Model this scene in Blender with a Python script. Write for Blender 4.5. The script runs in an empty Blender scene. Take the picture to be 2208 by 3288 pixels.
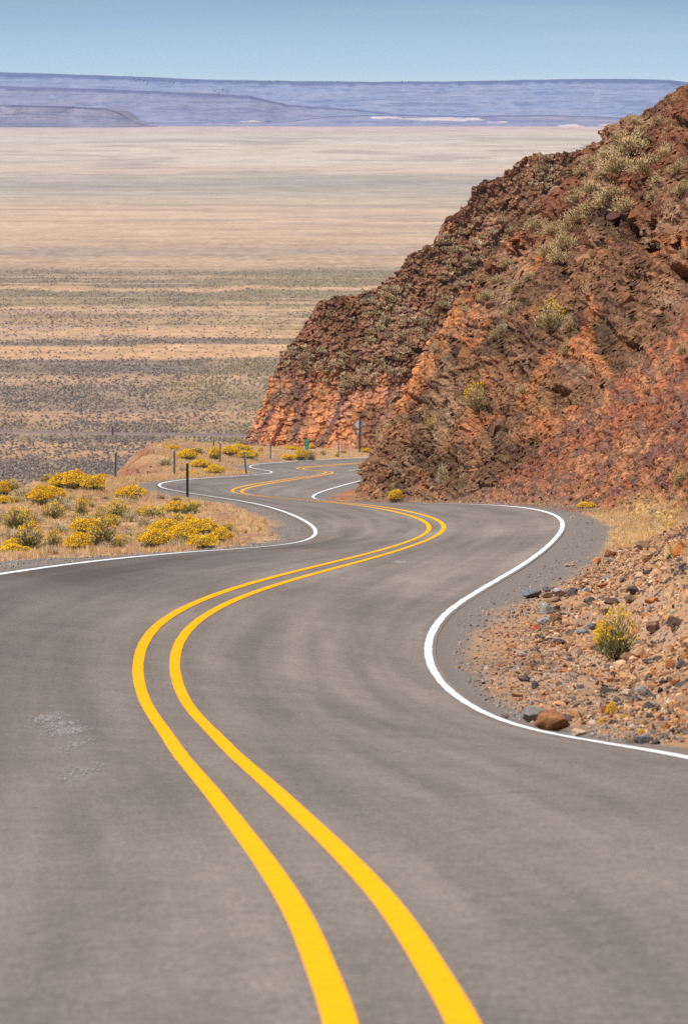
import bpy, bmesh, math, random
import numpy as np

# ------------------------------------------------------------------ camera, world, sun, exposure
scene = bpy.context.scene
col = bpy.data.collections.new('scene'); scene.collection.children.link(col)
CAM = 100.0                      # eye height above the valley floor (m)
F, CX, YH = 18400.0, 1104.0, 265.0
cam_data = bpy.data.cameras.new('camera'); cam = bpy.data.objects.new('camera', cam_data); col.objects.link(cam)
cam.location = (0, 0, CAM); cam.rotation_euler = (math.radians(90), 0, 0)
cam_data.sensor_fit = 'HORIZONTAL'; cam_data.sensor_width = 24; cam_data.lens = 200
cam_data.shift_y = -(1644 - YH) / 2208
cam_data.clip_start = 1; cam_data.clip_end = 60000
cam_data.dof.use_dof = True; cam_data.dof.focus_distance = 160; cam_data.dof.aperture_fstop = 8.5
scene.camera = cam

SUN_EL, SUN_AZ = math.radians(57), math.atan2(-0.88, -0.47)       # azimuth from +Y towards +X
sd = (math.sin(SUN_AZ) * math.cos(SUN_EL), math.cos(SUN_AZ) * math.cos(SUN_EL), math.sin(SUN_EL))
world = bpy.data.worlds.new('World'); scene.world = world; world.use_nodes = True
nt = world.node_tree; nt.nodes.clear()
wo = nt.nodes.new('ShaderNodeOutputWorld'); bg = nt.nodes.new('ShaderNodeBackground')
sky = nt.nodes.new('ShaderNodeTexSky'); sky.sky_type = 'NISHITA'; sky.sun_disc = False
sky.sun_elevation = SUN_EL; sky.sun_rotation = SUN_AZ % (2 * math.pi); sky.altitude = 1600
sky.air_density = 1.0; sky.dust_density = 0.4; sky.ozone_density = 2.2
tc = nt.nodes.new('ShaderNodeTexCoord'); mp = nt.nodes.new('ShaderNodeMapping')
mp.inputs['Scale'].default_value = (1, 1, 9); mp.inputs['Location'].default_value = (0, 0, 0.10)
nt.links.new(tc.outputs['Generated'], mp.inputs['Vector']); nt.links.new(mp.outputs[0], sky.inputs[0])
bg.inputs['Strength'].default_value = 0.115
tint = nt.nodes.new('ShaderNodeVectorMath'); tint.operation = 'MULTIPLY'; tint.inputs[1].default_value = (1.24, 1.10, .93)
cn = nt.nodes.new('ShaderNodeTexNoise'); cn.inputs['Scale'].default_value = 9; cn.inputs['Detail'].default_value = 5
mp2 = nt.nodes.new('ShaderNodeMapping'); mp2.inputs['Scale'].default_value = (1, 1, 22); nt.links.new(tc.outputs['Generated'], mp2.inputs['Vector']); nt.links.new(mp2.outputs[0], cn.inputs['Vector'])
cr_ = nt.nodes.new('ShaderNodeMapRange'); cr_.inputs[1].default_value = .5; cr_.inputs[2].default_value = .75; cr_.inputs[3].default_value = 0; cr_.inputs[4].default_value = .14; nt.links.new(cn.outputs[0], cr_.inputs[0])
cm = nt.nodes.new('ShaderNodeMix'); cm.data_type = 'RGBA'; cm.inputs[7].default_value = (4.6, 4.9, 5.1, 1)
nt.links.new(sky.outputs[0], tint.inputs[0]); nt.links.new(tint.outputs[0], cm.inputs[6]); nt.links.new(cr_.outputs[0], cm.inputs[0]); nt.links.new(cm.outputs[2], bg.inputs[0]); nt.links.new(bg.outputs[0], wo.inputs[0])
sl = bpy.data.lights.new('sun', 'SUN'); sun = bpy.data.objects.new('sun', sl); col.objects.link(sun)
sl.energy = 4.6; sl.angle = math.radians(0.5); sl.color = (1, 0.965, 0.92)
from mathutils import Vector
sun.rotation_euler = Vector(sd).to_track_quat('Z', 'Y').to_euler(); sun.location = (0, 0, 200)
vs = scene.view_settings; vs.view_transform = 'Standard'; vs.look = 'None'; vs.exposure = 0.36; vs.gamma = 1
scene.cycles.use_denoising = False; scene.cycles.volume_bounces = 0; scene.cycles.max_bounces = 6; scene.cycles.diffuse_bounces = 3

# ------------------------------------------------------------------ helpers
rng = np.random.default_rng(7); random.seed(7)
GAIN = 1.50
def C(r, g, b, k=1.0):
    o = []
    for v in (r, g, b):
        v /= 255.0
        o.append((v / 12.92 if v < .04045 else ((v + .055) / 1.055) ** 2.4) / GAIN * k)
    return np.array(o)
def lerp(a, b, t): return a + (b - a) * t
def sm(a, b, x):
    t = np.clip((x - a) / (b - a), 0, 1); return t * t * (3 - 2 * t)
def mixc(c, c2, m): return c * (1 - m[..., None]) + np.asarray(c2) * m[..., None]
def _h(i, j, k, s=0):
    with np.errstate(over='ignore'):
        n = (i.astype(np.int64) * 374761393 + j.astype(np.int64) * 668265263 + k.astype(np.int64) * 2147483647 + s * 144665) & 0xffffffff
        n = ((n ^ (n >> 13)) * 1274126177) & 0xffffffff
        n = ((n ^ (n >> 15)) * 2246822519) & 0xffffffff
        n = n ^ (n >> 14)
    return (n & 0xffffff) / float(0xffffff)
def vn(x, y, z, s=0):
    xi, yi, zi = np.floor(x), np.floor(y), np.floor(z)
    u, v, w = x - xi, y - yi, z - zi
    u, v, w = [t * t * t * (t * (t * 6 - 15) + 10) for t in (u, v, w)]
    r = 0
    for a in (0, 1):
        for b in (0, 1):
            for c in (0, 1):
                r = r + _h(xi + a, yi + b, zi + c, s) * (u if a else 1 - u) * (v if b else 1 - v) * (w if c else 1 - w)
    return r * 2 - 1
def fbm(x, y, z, o=4, s=0, g=.5):
    r, a, t = 0, 1., 0
    for i in range(o):
        r = r + a * vn(x * 2 ** i + i * 7.3, y * 2 ** i + i * 3.1, z * 2 ** i, s + i); t += a; a *= g
    return r / t
def worley(x, y, z, s=0):
    xi, yi, zi = np.floor(x), np.floor(y), np.floor(z)
    f1 = np.full(x.shape, 9.); f2 = np.full(x.shape, 9.); cid = np.zeros(x.shape); ci2 = np.zeros(x.shape)
    for a in (-1, 0, 1):
        for b in (-1, 0, 1):
            for c in (-1, 0, 1):
                px, py, pz = xi + a, yi + b, zi + c
                d = (px + _h(px, py, pz, s) - x) ** 2 + (py + _h(px, py, pz, s + 1) - y) ** 2 + (pz + _h(px, py, pz, s + 2) - z) ** 2
                m = d < f1
                f2 = np.where(m, f1, np.minimum(f2, d)); cid = np.where(m, _h(px, py, pz, s + 3), cid)
                ci2 = np.where(m, _h(px, py, pz, s + 4), ci2); f1 = np.where(m, d, f1)
    return np.sqrt(f1), np.sqrt(f2), cid, ci2

def tag(o, label=None, cat=None, group=None, kind=None):
    if label: o['label'] = label
    if cat: o['category'] = cat
    if group: o['group'] = group
    if kind: o['kind'] = kind
    return o
def link(name, me, parent=None, loc=(0, 0, 0), rot=(0, 0, 0), scale=(1, 1, 1)):
    o = bpy.data.objects.new(name, me); col.objects.link(o)
    o.location = loc; o.rotation_euler = rot; o.scale = scale
    if parent: o.parent = parent
    return o
def mesh_np(name, V, Fc, mat, colr=None, smooth=False, extra=None):
    V = np.asarray(V, np.float32); Fc = np.asarray(Fc, np.int32); k = Fc.shape[1]
    me = bpy.data.meshes.new(name)
    me.vertices.add(len(V)); me.vertices.foreach_set('co', V.ravel())
    me.loops.add(Fc.size); me.loops.foreach_set('vertex_index', Fc.ravel())
    me.polygons.add(len(Fc)); me.polygons.foreach_set('loop_start', np.arange(0, Fc.size, k, dtype=np.int32))
    me.polygons.foreach_set('loop_total', np.full(len(Fc), k, np.int32))
    me.polygons.foreach_set('use_smooth', np.full(len(Fc), smooth))
    me.update(calc_edges=True)
    if colr is not None:
        a = me.color_attributes.new('Col', 'FLOAT_COLOR', 'POINT')
        cc = np.ones((len(V), 4), np.float32); cc[:, :3] = np.clip(colr, 0, 1); a.data.foreach_set('color', cc.ravel())
    for nme, arr in (extra or {}).items():
        a = me.attributes.new(nme, 'FLOAT', 'POINT'); a.data.foreach_set('value', np.asarray(arr, np.float32).ravel())
    me.materials.append(mat); return me
def grid_faces(n, m):
    i = np.arange(n - 1)[:, None] * m + np.arange(m - 1)[None]
    return np.stack([i, i + 1, i + m + 1, i + m], -1).reshape(-1, 4)

def mat_col(name, rough=.95, var=.25, vs_=8., fine=None, bump=0., bscale=20., spec=.2, trans=0.):
    m = bpy.data.materials.new(name); m.use_nodes = True; t = m.node_tree; b = t.nodes['Principled BSDF']
    at = t.nodes.new('ShaderNodeAttribute'); at.attribute_name = 'Col'
    tcn = t.nodes.new('ShaderNodeNewGeometry')
    no = t.nodes.new('ShaderNodeTexNoise'); no.inputs['Scale'].default_value = vs_; no.inputs['Detail'].default_value = 6
    t.links.new(tcn.outputs['Position'], no.inputs['Vector'])
    mr = t.nodes.new('ShaderNodeMapRange'); mr.inputs[1].default_value = .3; mr.inputs[2].default_value = .7
    mr.inputs[3].default_value = 1 - var; mr.inputs[4].default_value = 1 + var
    t.links.new(no.outputs[0], mr.inputs[0])
    mx = t.nodes.new('ShaderNodeVectorMath'); mx.operation = 'SCALE'
    t.links.new(at.outputs['Color'], mx.inputs[0]); t.links.new(mr.outputs[0], mx.inputs['Scale'])
    t.links.new(mx.outputs[0], b.inputs['Base Color'])
    b.inputs['Roughness'].default_value = rough; b.inputs['Specular IOR Level'].default_value = spec
    if bump:
        n2 = t.nodes.new('ShaderNodeTexNoise'); n2.inputs['Scale'].default_value = bscale; n2.inputs['Detail'].default_value = 8
        n2.inputs['Roughness'].default_value = .65
        t.links.new(tcn.outputs['Position'], n2.inputs['Vector'])
        bp = t.nodes.new('ShaderNodeBump'); bp.inputs['Strength'].default_value = 1; bp.inputs['Distance'].default_value = bump
        t.links.new(n2.outputs[0], bp.inputs['Height']); t.links.new(bp.outputs[0], b.inputs['Normal'])
    return m
def rock_detail(m, s1, s2, lo=.45, hi=1.35):
    # stretched noise makes the stone colour darker and paler, in two sizes
    t = m.node_tree; b = t.nodes['Principled BSDF']; src = b.inputs['Base Color'].links[0].from_socket; g = t.nodes.new('ShaderNodeNewGeometry')
    mpn = t.nodes.new('ShaderNodeMapping'); mpn.inputs['Scale'].default_value = (1, .6, 1.9); t.links.new(g.outputs['Position'], mpn.inputs['Vector'])
    last = src
    for sc_, a_, c_ in ((s1, lo, hi), (s2, .62, 1.28)):
        no = t.nodes.new('ShaderNodeTexNoise'); no.inputs['Scale'].default_value = sc_; no.inputs['Detail'].default_value = 5; no.inputs['Roughness'].default_value = .7
        t.links.new(mpn.outputs[0], no.inputs['Vector']); mr = t.nodes.new('ShaderNodeMapRange'); mr.inputs[1].default_value = .36; mr.inputs[2].default_value = .62; mr.inputs[3].default_value = a_; mr.inputs[4].default_value = c_
        t.links.new(no.outputs[0], mr.inputs[0]); v = t.nodes.new('ShaderNodeVectorMath'); v.operation = 'SCALE'; t.links.new(last, v.inputs[0]); t.links.new(mr.outputs[0], v.inputs['Scale']); last = v.outputs[0]
    t.links.new(last, b.inputs['Base Color'])
def mat_plain(name, c, rough=.8, spec=.3, metal=0., var=.12, scale=6.):
    m = bpy.data.materials.new(name); m.use_nodes = True; t = m.node_tree; b = t.nodes['Principled BSDF']
    no = t.nodes.new('ShaderNodeTexNoise'); no.inputs['Scale'].default_value = scale; no.inputs['Detail'].default_value = 6
    tcn = t.nodes.new('ShaderNodeNewGeometry'); t.links.new(tcn.outputs['Position'], no.inputs['Vector'])
    rp = t.nodes.new('ShaderNodeValToRGB'); rp.color_ramp.elements[0].position = .3; rp.color_ramp.elements[1].position = .7
    rp.color_ramp.elements[0].color = (*[v * (1 - var) for v in c], 1); rp.color_ramp.elements[1].color = (*[min(1, v * (1 + var)) for v in c], 1)
    t.links.new(no.outputs[0], rp.inputs[0]); t.links.new(rp.outputs[0], b.inputs['Base Color'])
    b.inputs['Roughness'].default_value = rough; b.inputs['Specular IOR Level'].default_value = spec; b.inputs['Metallic'].default_value = metal
    return m

# ------------------------------------------------------------------ road alignment (plan curve, long profile, crossfall)
KX = np.array([12.0, 13.4821, 15.1472, 17.018, 19.1199, 21.4813, 24.1344, 27.1152, 30.4641, 34.2267, 38.4539, 43.2033, 48.5392, 54.5342, 61.2696, 68.8368, 77.3387, 86.8906, 97.6222, 109.6793, 123.2255, 138.4447, 155.5437, 174.7545, 196.338, 220.5872, 247.8314, 278.4404, 312.8299, 351.4667, 394.8755, 443.6455, 498.4391, 560.0])
XC = np.array([-0.1061, 0.0524, 0.1557, 0.2031, 0.1969, 0.1273, 0.0306, -0.1067, -0.2822, -0.4918, -0.7379, -1.0229, -1.3183, -1.6681, -1.992, -2.2192, -2.2852, -2.1242, -1.6384, -0.7272, 0.4603, 1.6194, 2.4714, 2.5827, 1.7178, -0.576, -4.3192, -4.3825, -2.0778, -0.9769, -3.0165, -0.7227, 6.3331, 17.0789])
KD = np.array([12.0, 15.5042, 20.0316, 25.8811, 33.4387, 43.2033, 55.8192, 72.1192, 93.179, 120.3886, 155.5437, 200.9646, 259.649, 335.4701, 433.4319, 560.0])
DR = np.array([2.6085, 2.8789, 3.2288, 3.6767, 4.2925, 5.078, 6.0296, 7.017, 8.355, 10.0316, 12.1747, 14.936, 18.4945, 22.8945, 28.9886, 35.9493])
CF = np.array([-0.0061, -0.0091, -0.014, -0.0383, -0.026, 0.001, 0.0745, 0.1357, 0.1097, 0.0398, -0.0706, -0.0329, 0.0877, 0.0024, 0.0684, -0.0226])
def natspl(xk, yk, xq):
    u = np.log(xk); h = u[1] - u[0]; m = len(u); A = np.zeros((m, m)); R = np.zeros((m, m)); A[0, 0] = A[-1, -1] = 1
    for i in range(1, m - 1):
        A[i, i - 1] = h / 6; A[i, i] = 2 * h / 3; A[i, i + 1] = h / 6; R[i, i - 1] = 1 / h; R[i, i] = -2 / h; R[i, i + 1] = 1 / h
    M = np.linalg.solve(A, R @ yk); q = np.log(xq); i = np.clip(((q - u[0]) / h).astype(int), 0, m - 2); t = (q - u[i]) / h
    return yk[i] * (1 - t) + yk[i + 1] * t + (h * h / 6) * (((1 - t) ** 3 - (1 - t)) * M[i] + (t ** 3 - t) * M[i + 1])
ZS = np.exp(np.linspace(np.log(12), np.log(560), 1900))
XS, DS, CS = natspl(KX, XC, ZS), natspl(KD, DR, ZS), natspl(KD, CF, ZS)
dX = np.gradient(XS, ZS); NN = np.sqrt(1 + dX ** 2)
ARC = np.concatenate([[0], np.cumsum(np.sqrt(np.diff(XS) ** 2 + np.diff(ZS) ** 2))])
def off_pts(off):
    return XS + off / NN, ZS - off * dX / NN, CAM - (DS + off * CS)
HY, WLO, WRO = 0.2055, -3.481, 3.4416
lx, lz, lh = off_pts(WLO); rx, rz, rh = off_pts(WRO)
def ext(q, a, b):   # interpolation continued in a straight line past the end
    r = np.interp(q, a, b); s = (b[-1] - b[-40]) / (a[-1] - a[-40]); return np.where(q > a[-1], b[-1] + (q - a[-1]) * s, r)
XWL = lambda Z: ext(Z, lz, lx); HWL = lambda Z: ext(Z, lz, lh)
XWR = lambda Z: ext(Z, rz, rx); HWR = lambda Z: ext(Z, rz, rh)

# ------------------------------------------------------------------ road
def road_material():
    m = bpy.data.materials.new('asphalt'); m.use_nodes = True; t = m.node_tree; N = t.nodes.new; L = t.links.new; b = t.nodes['Principled BSDF']
    ao = N('ShaderNodeAttribute'); ao.attribute_name = 'off'; aa = N('ShaderNodeAttribute'); aa.attribute_name = 'arc'
    cv = N('ShaderNodeCombineXYZ'); L(ao.outputs['Fac'], cv.inputs[0]); L(aa.outputs['Fac'], cv.inputs[1])
    mpn = N('ShaderNodeMapping'); mpn.inputs['Scale'].default_value = (1.4, .035, 1); L(cv.outputs[0], mpn.inputs[0])
    st = N('ShaderNodeTexNoise'); st.inputs['Scale'].default_value = 1.6; st.inputs['Detail'].default_value = 5; L(mpn.outputs[0], st.inputs['Vector'])
    g = N('ShaderNodeNewGeometry')
    mo = N('ShaderNodeTexNoise'); mo.inputs['Scale'].default_value = .55; mo.inputs['Detail'].default_value = 6; L(g.outputs['Position'], mo.inputs['Vector'])
    fi = N('ShaderNodeTexNoise'); fi.inputs['Scale'].default_value = 38; fi.inputs['Detail'].default_value = 4; L(g.outputs['Position'], fi.inputs['Vector'])
    f2 = N('ShaderNodeTexNoise'); f2.inputs['Scale'].default_value = 9; f2.inputs['Detail'].default_value = 3; L(g.outputs['Position'], f2.inputs['Vector'])
    vo = N('ShaderNodeTexVoronoi'); vo.inputs['Scale'].default_value = 70; L(g.outputs['Position'], vo.inputs['Vector'])
    at = N('ShaderNodeAttribute'); at.attribute_name = 'Col'
    def mr(src, lo, hi, a, c):
        n = N('ShaderNodeMapRange'); n.inputs[1].default_value = lo; n.inputs[2].default_value = hi; n.inputs[3].default_value = a; n.inputs[4].default_value = c
        L(src, n.inputs[0]); return n.outputs[0]
    def mul(a, c):
        n = N('ShaderNodeMath'); n.operation = 'MULTIPLY'; L(a, n.inputs[0]); L(c, n.inputs[1]); return n.outputs[0]
    f = mul(mul(mr(st.outputs[0], .3, .7, .78, 1.18), mr(mo.outputs[0], .3, .7, .93, 1.07)), mul(mul(mr(fi.outputs[0], .25, .75, .55, 1.45), mr(f2.outputs[0], .3, .7, .85, 1.15)), mr(vo.outputs['Distance'], 0, .8, 1.1, .85)))
    vm = N('ShaderNodeVectorMath'); vm.operation = 'SCALE'; L(at.outputs['Color'], vm.inputs[0]); L(f, vm.inputs['Scale']); L(vm.outputs[0], b.inputs['Base Color'])
    b.inputs['Roughness'].default_value = .85; b.inputs['Specular IOR Level'].default_value = .25
    bp = N('ShaderNodeBump'); bp.inputs['Distance'].default_value = .006; L(fi.outputs[0], bp.inputs['Height']); L(bp.outputs[0], b.inputs['Normal'])
    return m
M_asph = road_material()
offs = np.array([-3.62, -3.61, -3.48, -3.2, -2.9, -2.6, -2.3, -2.0, -1.7, -1.4, -1.1, -.8, -.5, -.2, .1, .4, .7, 1, 1.3, 1.6, 1.9, 2.2, 2.5, 2.8, 3.1, 3.44, 3.55, 3.56])
sel = np.arange(0, 1900, 2); P = []
for o in offs:
    x, z, h = off_pts(o); x, z, h = x[sel], z[sel], h[sel]
    if abs(o) > 3.615 or o > 3.555: h = h - .15
    P.append(np.stack([x, z, h], -1))
P = np.stack(P, 1); n, m_ = P.shape[:2]
OFF = np.broadcast_to(offs, (n, m_)); AR = np.broadcast_to(ARC[sel][:, None], (n, m_))
wheel = np.exp(-((np.abs(np.abs(OFF) - 1.75) - .85) / .32) ** 2)
lc = np.broadcast_to(C(158, 143, 130), (n, m_, 3)).copy()
edge = sm(-.3, -2.6, OFF)                                # left lane darker: its own tone plus lens vignette painted into the colour
near = sm(20, 58, P[..., 1]) * (1 - sm(125, 170, P[..., 1]))
drk = .86 + .12 * vn(AR / 14, OFF * .4, OFF * 0) - .07 * wheel - .36 * edge * (.25 + .75 * near) - .06 * sm(35, 15, P[..., 1])
arcs = sum(a_ * np.exp(-((OFF - o_ - .25 * np.sin(AR / 17 + o_)) / w_) ** 2) * sm(z0, z0 + 25, P[..., 1]) * (1 - sm(z1, z1 + 30, P[..., 1])) for a_, o_, w_, z0, z1 in ((.13, 1.0, .16, 95, 190), (.10, 2.5, .2, 110, 200), (.12, 1.5, .10, 60, 110), (.09, -1.0, .14, 130, 240), (.10, -2.4, .12, 150, 230), (.08, 2.1, .08, 50, 95)))
drk = (drk + .05 - arcs) * 1.06
lc = lc * drk[..., None]
road = link('road', mesh_np('road', P.reshape(-1, 3), grid_faces(n, m_), M_asph, lc.reshape(-1, 3), extra={'off': OFF, 'arc': AR}))
tag(road, kind='structure')
M_yel = mat_plain('yellow_paint', (.90, .385, .0), .7, .06, var=.07, scale=9)
M_wht = mat_plain('white_paint', (.80, .79, .76), .6, .3, var=.12, scale=9)
def line(name, off, w, mat, i0=0, i1=1900, wear=.005):
    a = np.arange(i0, i1, 1)
    xs = []
    for s in (-1, 1):
        jit = wear * sm(25, 60, ZS[a]) * vn(ARC[a] * 1.3, ARC[a] * 0 + off * 3 + s, ARC[a] * 0, 5) * .6 + wear * sm(30, 90, ZS[a]) * .6 * vn(ARC[a] * 31, ARC[a] * 0 + off + s, ARC[a] * 0, 6)
        o = off + s * w / 2 + jit
        xs.append(np.stack([XS[a] + o / NN[a], ZS[a] - o * dX[a] / NN[a], CAM - (DS[a] + o * CS[a]) + .006], -1))
    V = np.stack(xs, 1); return link(name, mesh_np(name, V.reshape(-1, 3), grid_faces(len(a), 2), mat), road)
line('center_line', -HY, .120, M_yel); line('center_line', HY, .120, M_yel)
line('edge_line', WLO, .105, M_wht, wear=.012); line('edge_line', WRO, .110, M_wht, wear=.012)

# pale scuffs of tyre tread and dust on the asphalt
M_dust = mat_plain('scuff_dust', C(184, 172, 163), .95, .1, var=.2, scale=30)
M_dust2 = mat_plain('scuff_chalk', C(200, 192, 184), .95, .1, var=.2, scale=30)
def road_h(x, z):
    zs = z
    for _ in range(4):
        dx_ = np.interp(zs, ZS, dX); nn = np.sqrt(1 + dx_ * dx_); o = (x - np.interp(zs, ZS, XS)) * nn; zs = z + o * dx_ / nn
    return CAM - (np.interp(zs, ZS, DS) + o * np.interp(zs, ZS, CS))
def on_road(xp, yp):
    """point of the road surface that a ray through photo point (xp, yp) meets"""
    zs = np.linspace(20, 300, 6000); xw = (xp - CX) * zs / F; hw = CAM - (yp - YH) * zs / F
    o = (xw - np.interp(zs, ZS, XS)); hr = CAM - (np.interp(zs, ZS, DS) + o * np.interp(zs, ZS, CS))
    i = np.argmax(hw < hr); return xw[i], zs[i]
def scuff(name, xc, yc, lx_, lz_, n_, mat, seed):
    """worn pale smear: many small flecks of abraded stone lying flat on the asphalt"""
    r = random.Random(seed); x0, z0 = on_road(xc, yc); V, Q = [], []
    for _ in range(n_):
        u_, v_ = r.gauss(0, .42), r.gauss(0, .42); x, z = x0 + u_ * lx_ + v_ * lx_ * .35, z0 + v_ * lz_; a, b_ = r.uniform(.006, .018), r.uniform(.03, .12); base = len(V)
        for k in range(6):
            t_ = k / 6 * 6.283; qx, qz = x + a * math.cos(t_) * r.uniform(.6, 1.2), z + b_ * math.sin(t_) * r.uniform(.6, 1.2); V.append((qx, qz, road_h(qx, qz) + .004))
        Q.append(tuple(range(base, base + 6)))
    return link(name, mesh_np(name, V, Q, mat), road)
for xc, yc, lx_, lz_, n_, m_ in ((150, 2304, .13, 1.0, 230, M_dust), (190, 2328, .12, 1.0, 150, M_dust), (215, 2348, .15, 1.1, 300, M_dust), (245, 2392, .12, 1.3, 90, M_dust), (255, 2480, .14, 2.0, 60, M_dust), (1282, 1804, .26, 1.6, 260, M_dust2)): scuff('worn_scuff', xc, yc, lx_, lz_, n_, m_, int(xc))
M_crack = mat_plain('crack_filler', C(70, 64, 60), .9, .2)
def crack(pts, w, seed):
    q_ = [on_road(*p_) for p_ in pts]; d_ = np.array(q_); tt = np.linspace(0, len(d_) - 1, 60); xs_ = np.interp(tt, range(len(d_)), d_[:, 0]); zs_ = np.interp(tt, range(len(d_)), d_[:, 1])
    xs_ = xs_ + .04 * fbm(tt * 2, tt * 0 + seed, tt * 0, 3, seed); zs_ = zs_ + .10 * fbm(tt * 2, tt * 0 + seed, tt * 0, 3, seed + 1)
    V = []
    for sg_ in (-1, 1):
        z_ = zs_ + sg_ * w * 1.5; V.append(np.stack([xs_, z_, road_h(xs_, z_) + .004], -1))
    return link('crack', mesh_np('crack', np.stack(V, 1).reshape(-1, 3), grid_faces(60, 2), M_crack), road)
crack([(730, 1886), (790, 1890), (860, 1896)], .010, 1); crack([(20, 2010), (160, 2004), (330, 2016)], .006, 2); crack([(1500, 2560), (1700, 2548), (1960, 2570)], .005, 3)

# ------------------------------------------------------------------ verge and bank left of the road
SL = np.array([12, 60, 90, 130, 172, 200, 230, 250, 278, 305, 330, 360, 400, 430, 470, 520, 560, 575, 640, 720])
CL = np.array([12, 12, 11, 12, 13.7, 12.5, 8.9, 5.2, 4.0, 4.6, 5.8, 6.2, 6.2, 7.2, 10.8, 17, 24, 27, 38, 50.])      # crest distance from the edge line
CH = np.array([0, 0, -.2, -.3, -.3, -.15, 0, 0, 0, 0, 0, .5, 1.4, 1.7, 1.3, .9, .3, 0, 0, 0])                        # crest height
MH = np.array([0, 0, -.2, -.35, -.3, -.1, 0, 0, 0, 0, 0, .2, .6, .7, .5, .5, .15, 0, 0, 0])
FS = np.array([.6, .6, .6, .6, .6, .6, .6, .6, .6, .6, .7, .8, .95, .9, .7, .7, .7, .7, .7, .7])
zr = np.concatenate([np.exp(np.linspace(np.log(12), np.log(80), 60))[:-1], np.exp(np.linspace(np.log(80), np.log(330), 620))[:-1], np.exp(np.linspace(np.log(330), np.log(580), 260)), np.linspace(590, 720, 14)])
lc_ = np.concatenate([[-8.4, -7.2, -7.1, -6.9, -4, -.3, -.28], np.linspace(-.24, 1.4, 12), np.linspace(1.6, 9, 58), np.linspace(9.4, 30, 40)])   # scaled across to the crest
Zg = np.broadcast_to(zr[:, None], (len(zr), 0)); rows = []
cl, ch, mh, fs = [np.interp(zr, SL, a)[:, None] for a in (CL, CH, MH, FS)]
u = np.concatenate([np.linspace(0, 1, 90)[1:]]); fall = np.array([.4, .8, 1.3, 2, 3, 4.2, 5.5, 7, 9, 12, 18, 30, 60, 110, 200])
La = np.concatenate([[-7.5, -7.2, -6.9, -5, -2, -.2, .0, .1, .3, .6, .9, 1.2]])
Lg = np.concatenate([np.broadcast_to(La, (len(zr), len(La))), 1.2 + u * (cl - 1.2), cl + fall], 1)
Zg = np.broadcast_to(zr[:, None], Lg.shape).copy()
t = np.clip((Lg - 1.2) / (cl - 1.2), 0, 1)
hh = np.where(t < .5, lerp(-.05, mh, t * 2), lerp(mh, ch, t * 2 - 1)) * np.where(Lg < 1.2, 0, 1)
hh = np.where(Lg < 1.2, -.05 * np.clip(Lg, 0, 1.2) / 1.2, hh)
over = np.clip(Lg - cl, 0, None); hh = hh - (np.where(over < 2, over ** 2 / 4 * fs, fs * (over - 1)))
XL, HL, XR, HR = XWL(zr)[:, None], HWL(zr)[:, None], XWR(zr)[:, None], HWR(zr)[:, None]
wlane = (XR - XL); s_ = np.clip(-Lg / wlane, 0, 1.1)
Xg = XL - Lg; Hg = np.where(Lg < .11, lerp(HL, HR, s_) - .07, HL + hh)
k2 = np.clip(zr - 572, 0, None)[:, None]; Hg = Hg - k2 * .75
am = sm(1.0, 2.5, Lg)
Hg = Hg + am * (.16 * fbm(Xg / 2.2, Zg / 5, Xg * 0, 4, 3) + .05 * fbm(Xg * 1.5, Zg / 1.2, Xg * 0, 3, 9)) + sm(0, 1.5, over) * .7 * fbm(Xg / 1.6, Zg / 3, Hg / 2, 4, 4)
Hg = Hg + sm(.0, .4, Lg) * .015 * vn(Xg * 3, Zg / .8, Xg * 0, 8)
Hg = np.maximum(Hg, -3)
cg = np.broadcast_to(C(214, 172, 122), Xg.shape + (3,)).copy()
cg = mixc(cg, C(206, 158, 132), sm(.05, .4, fbm(Xg / 2.5, Zg / 9, Xg * 0, 4, 21)))
cg = mixc(cg, C(176, 128, 106), sm(.15, .45, fbm(Xg / 1.4, Zg / 6, Xg * 0, 4, 22)) * .8)
cg = mixc(cg, C(150, 92, 70), sm(-.2, .8, over) * (.6 + .4 * vn(Xg, Zg / 3, Hg)))
grv = 1 - sm(.95, 1.35, Lg + .3 * vn(Xg * .7, Zg / 3, Xg * 0, 12)); grv = np.maximum(grv, 1 - sm(115, 119, Zg + 1.5 * vn(Xg, Zg / 3, Xg * 0, 15)))
cg = mixc(cg, C(146, 133, 122), grv)
cg = cg * (1 + .12 * vn(Xg * 4, Zg * 1.1, Xg * 0, 14))[..., None]
M_soil = mat_col('roadside_soil', var=.35, vs_=9, bump=.03, bscale=14)
G_P = np.stack([Xg, Zg, Hg], -1)
ground = link('ground', mesh_np('ground', G_P.reshape(-1, 3), grid_faces(*Xg.shape), M_soil, cg.reshape(-1, 3), smooth=True)); tag(ground, kind='structure')

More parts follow.
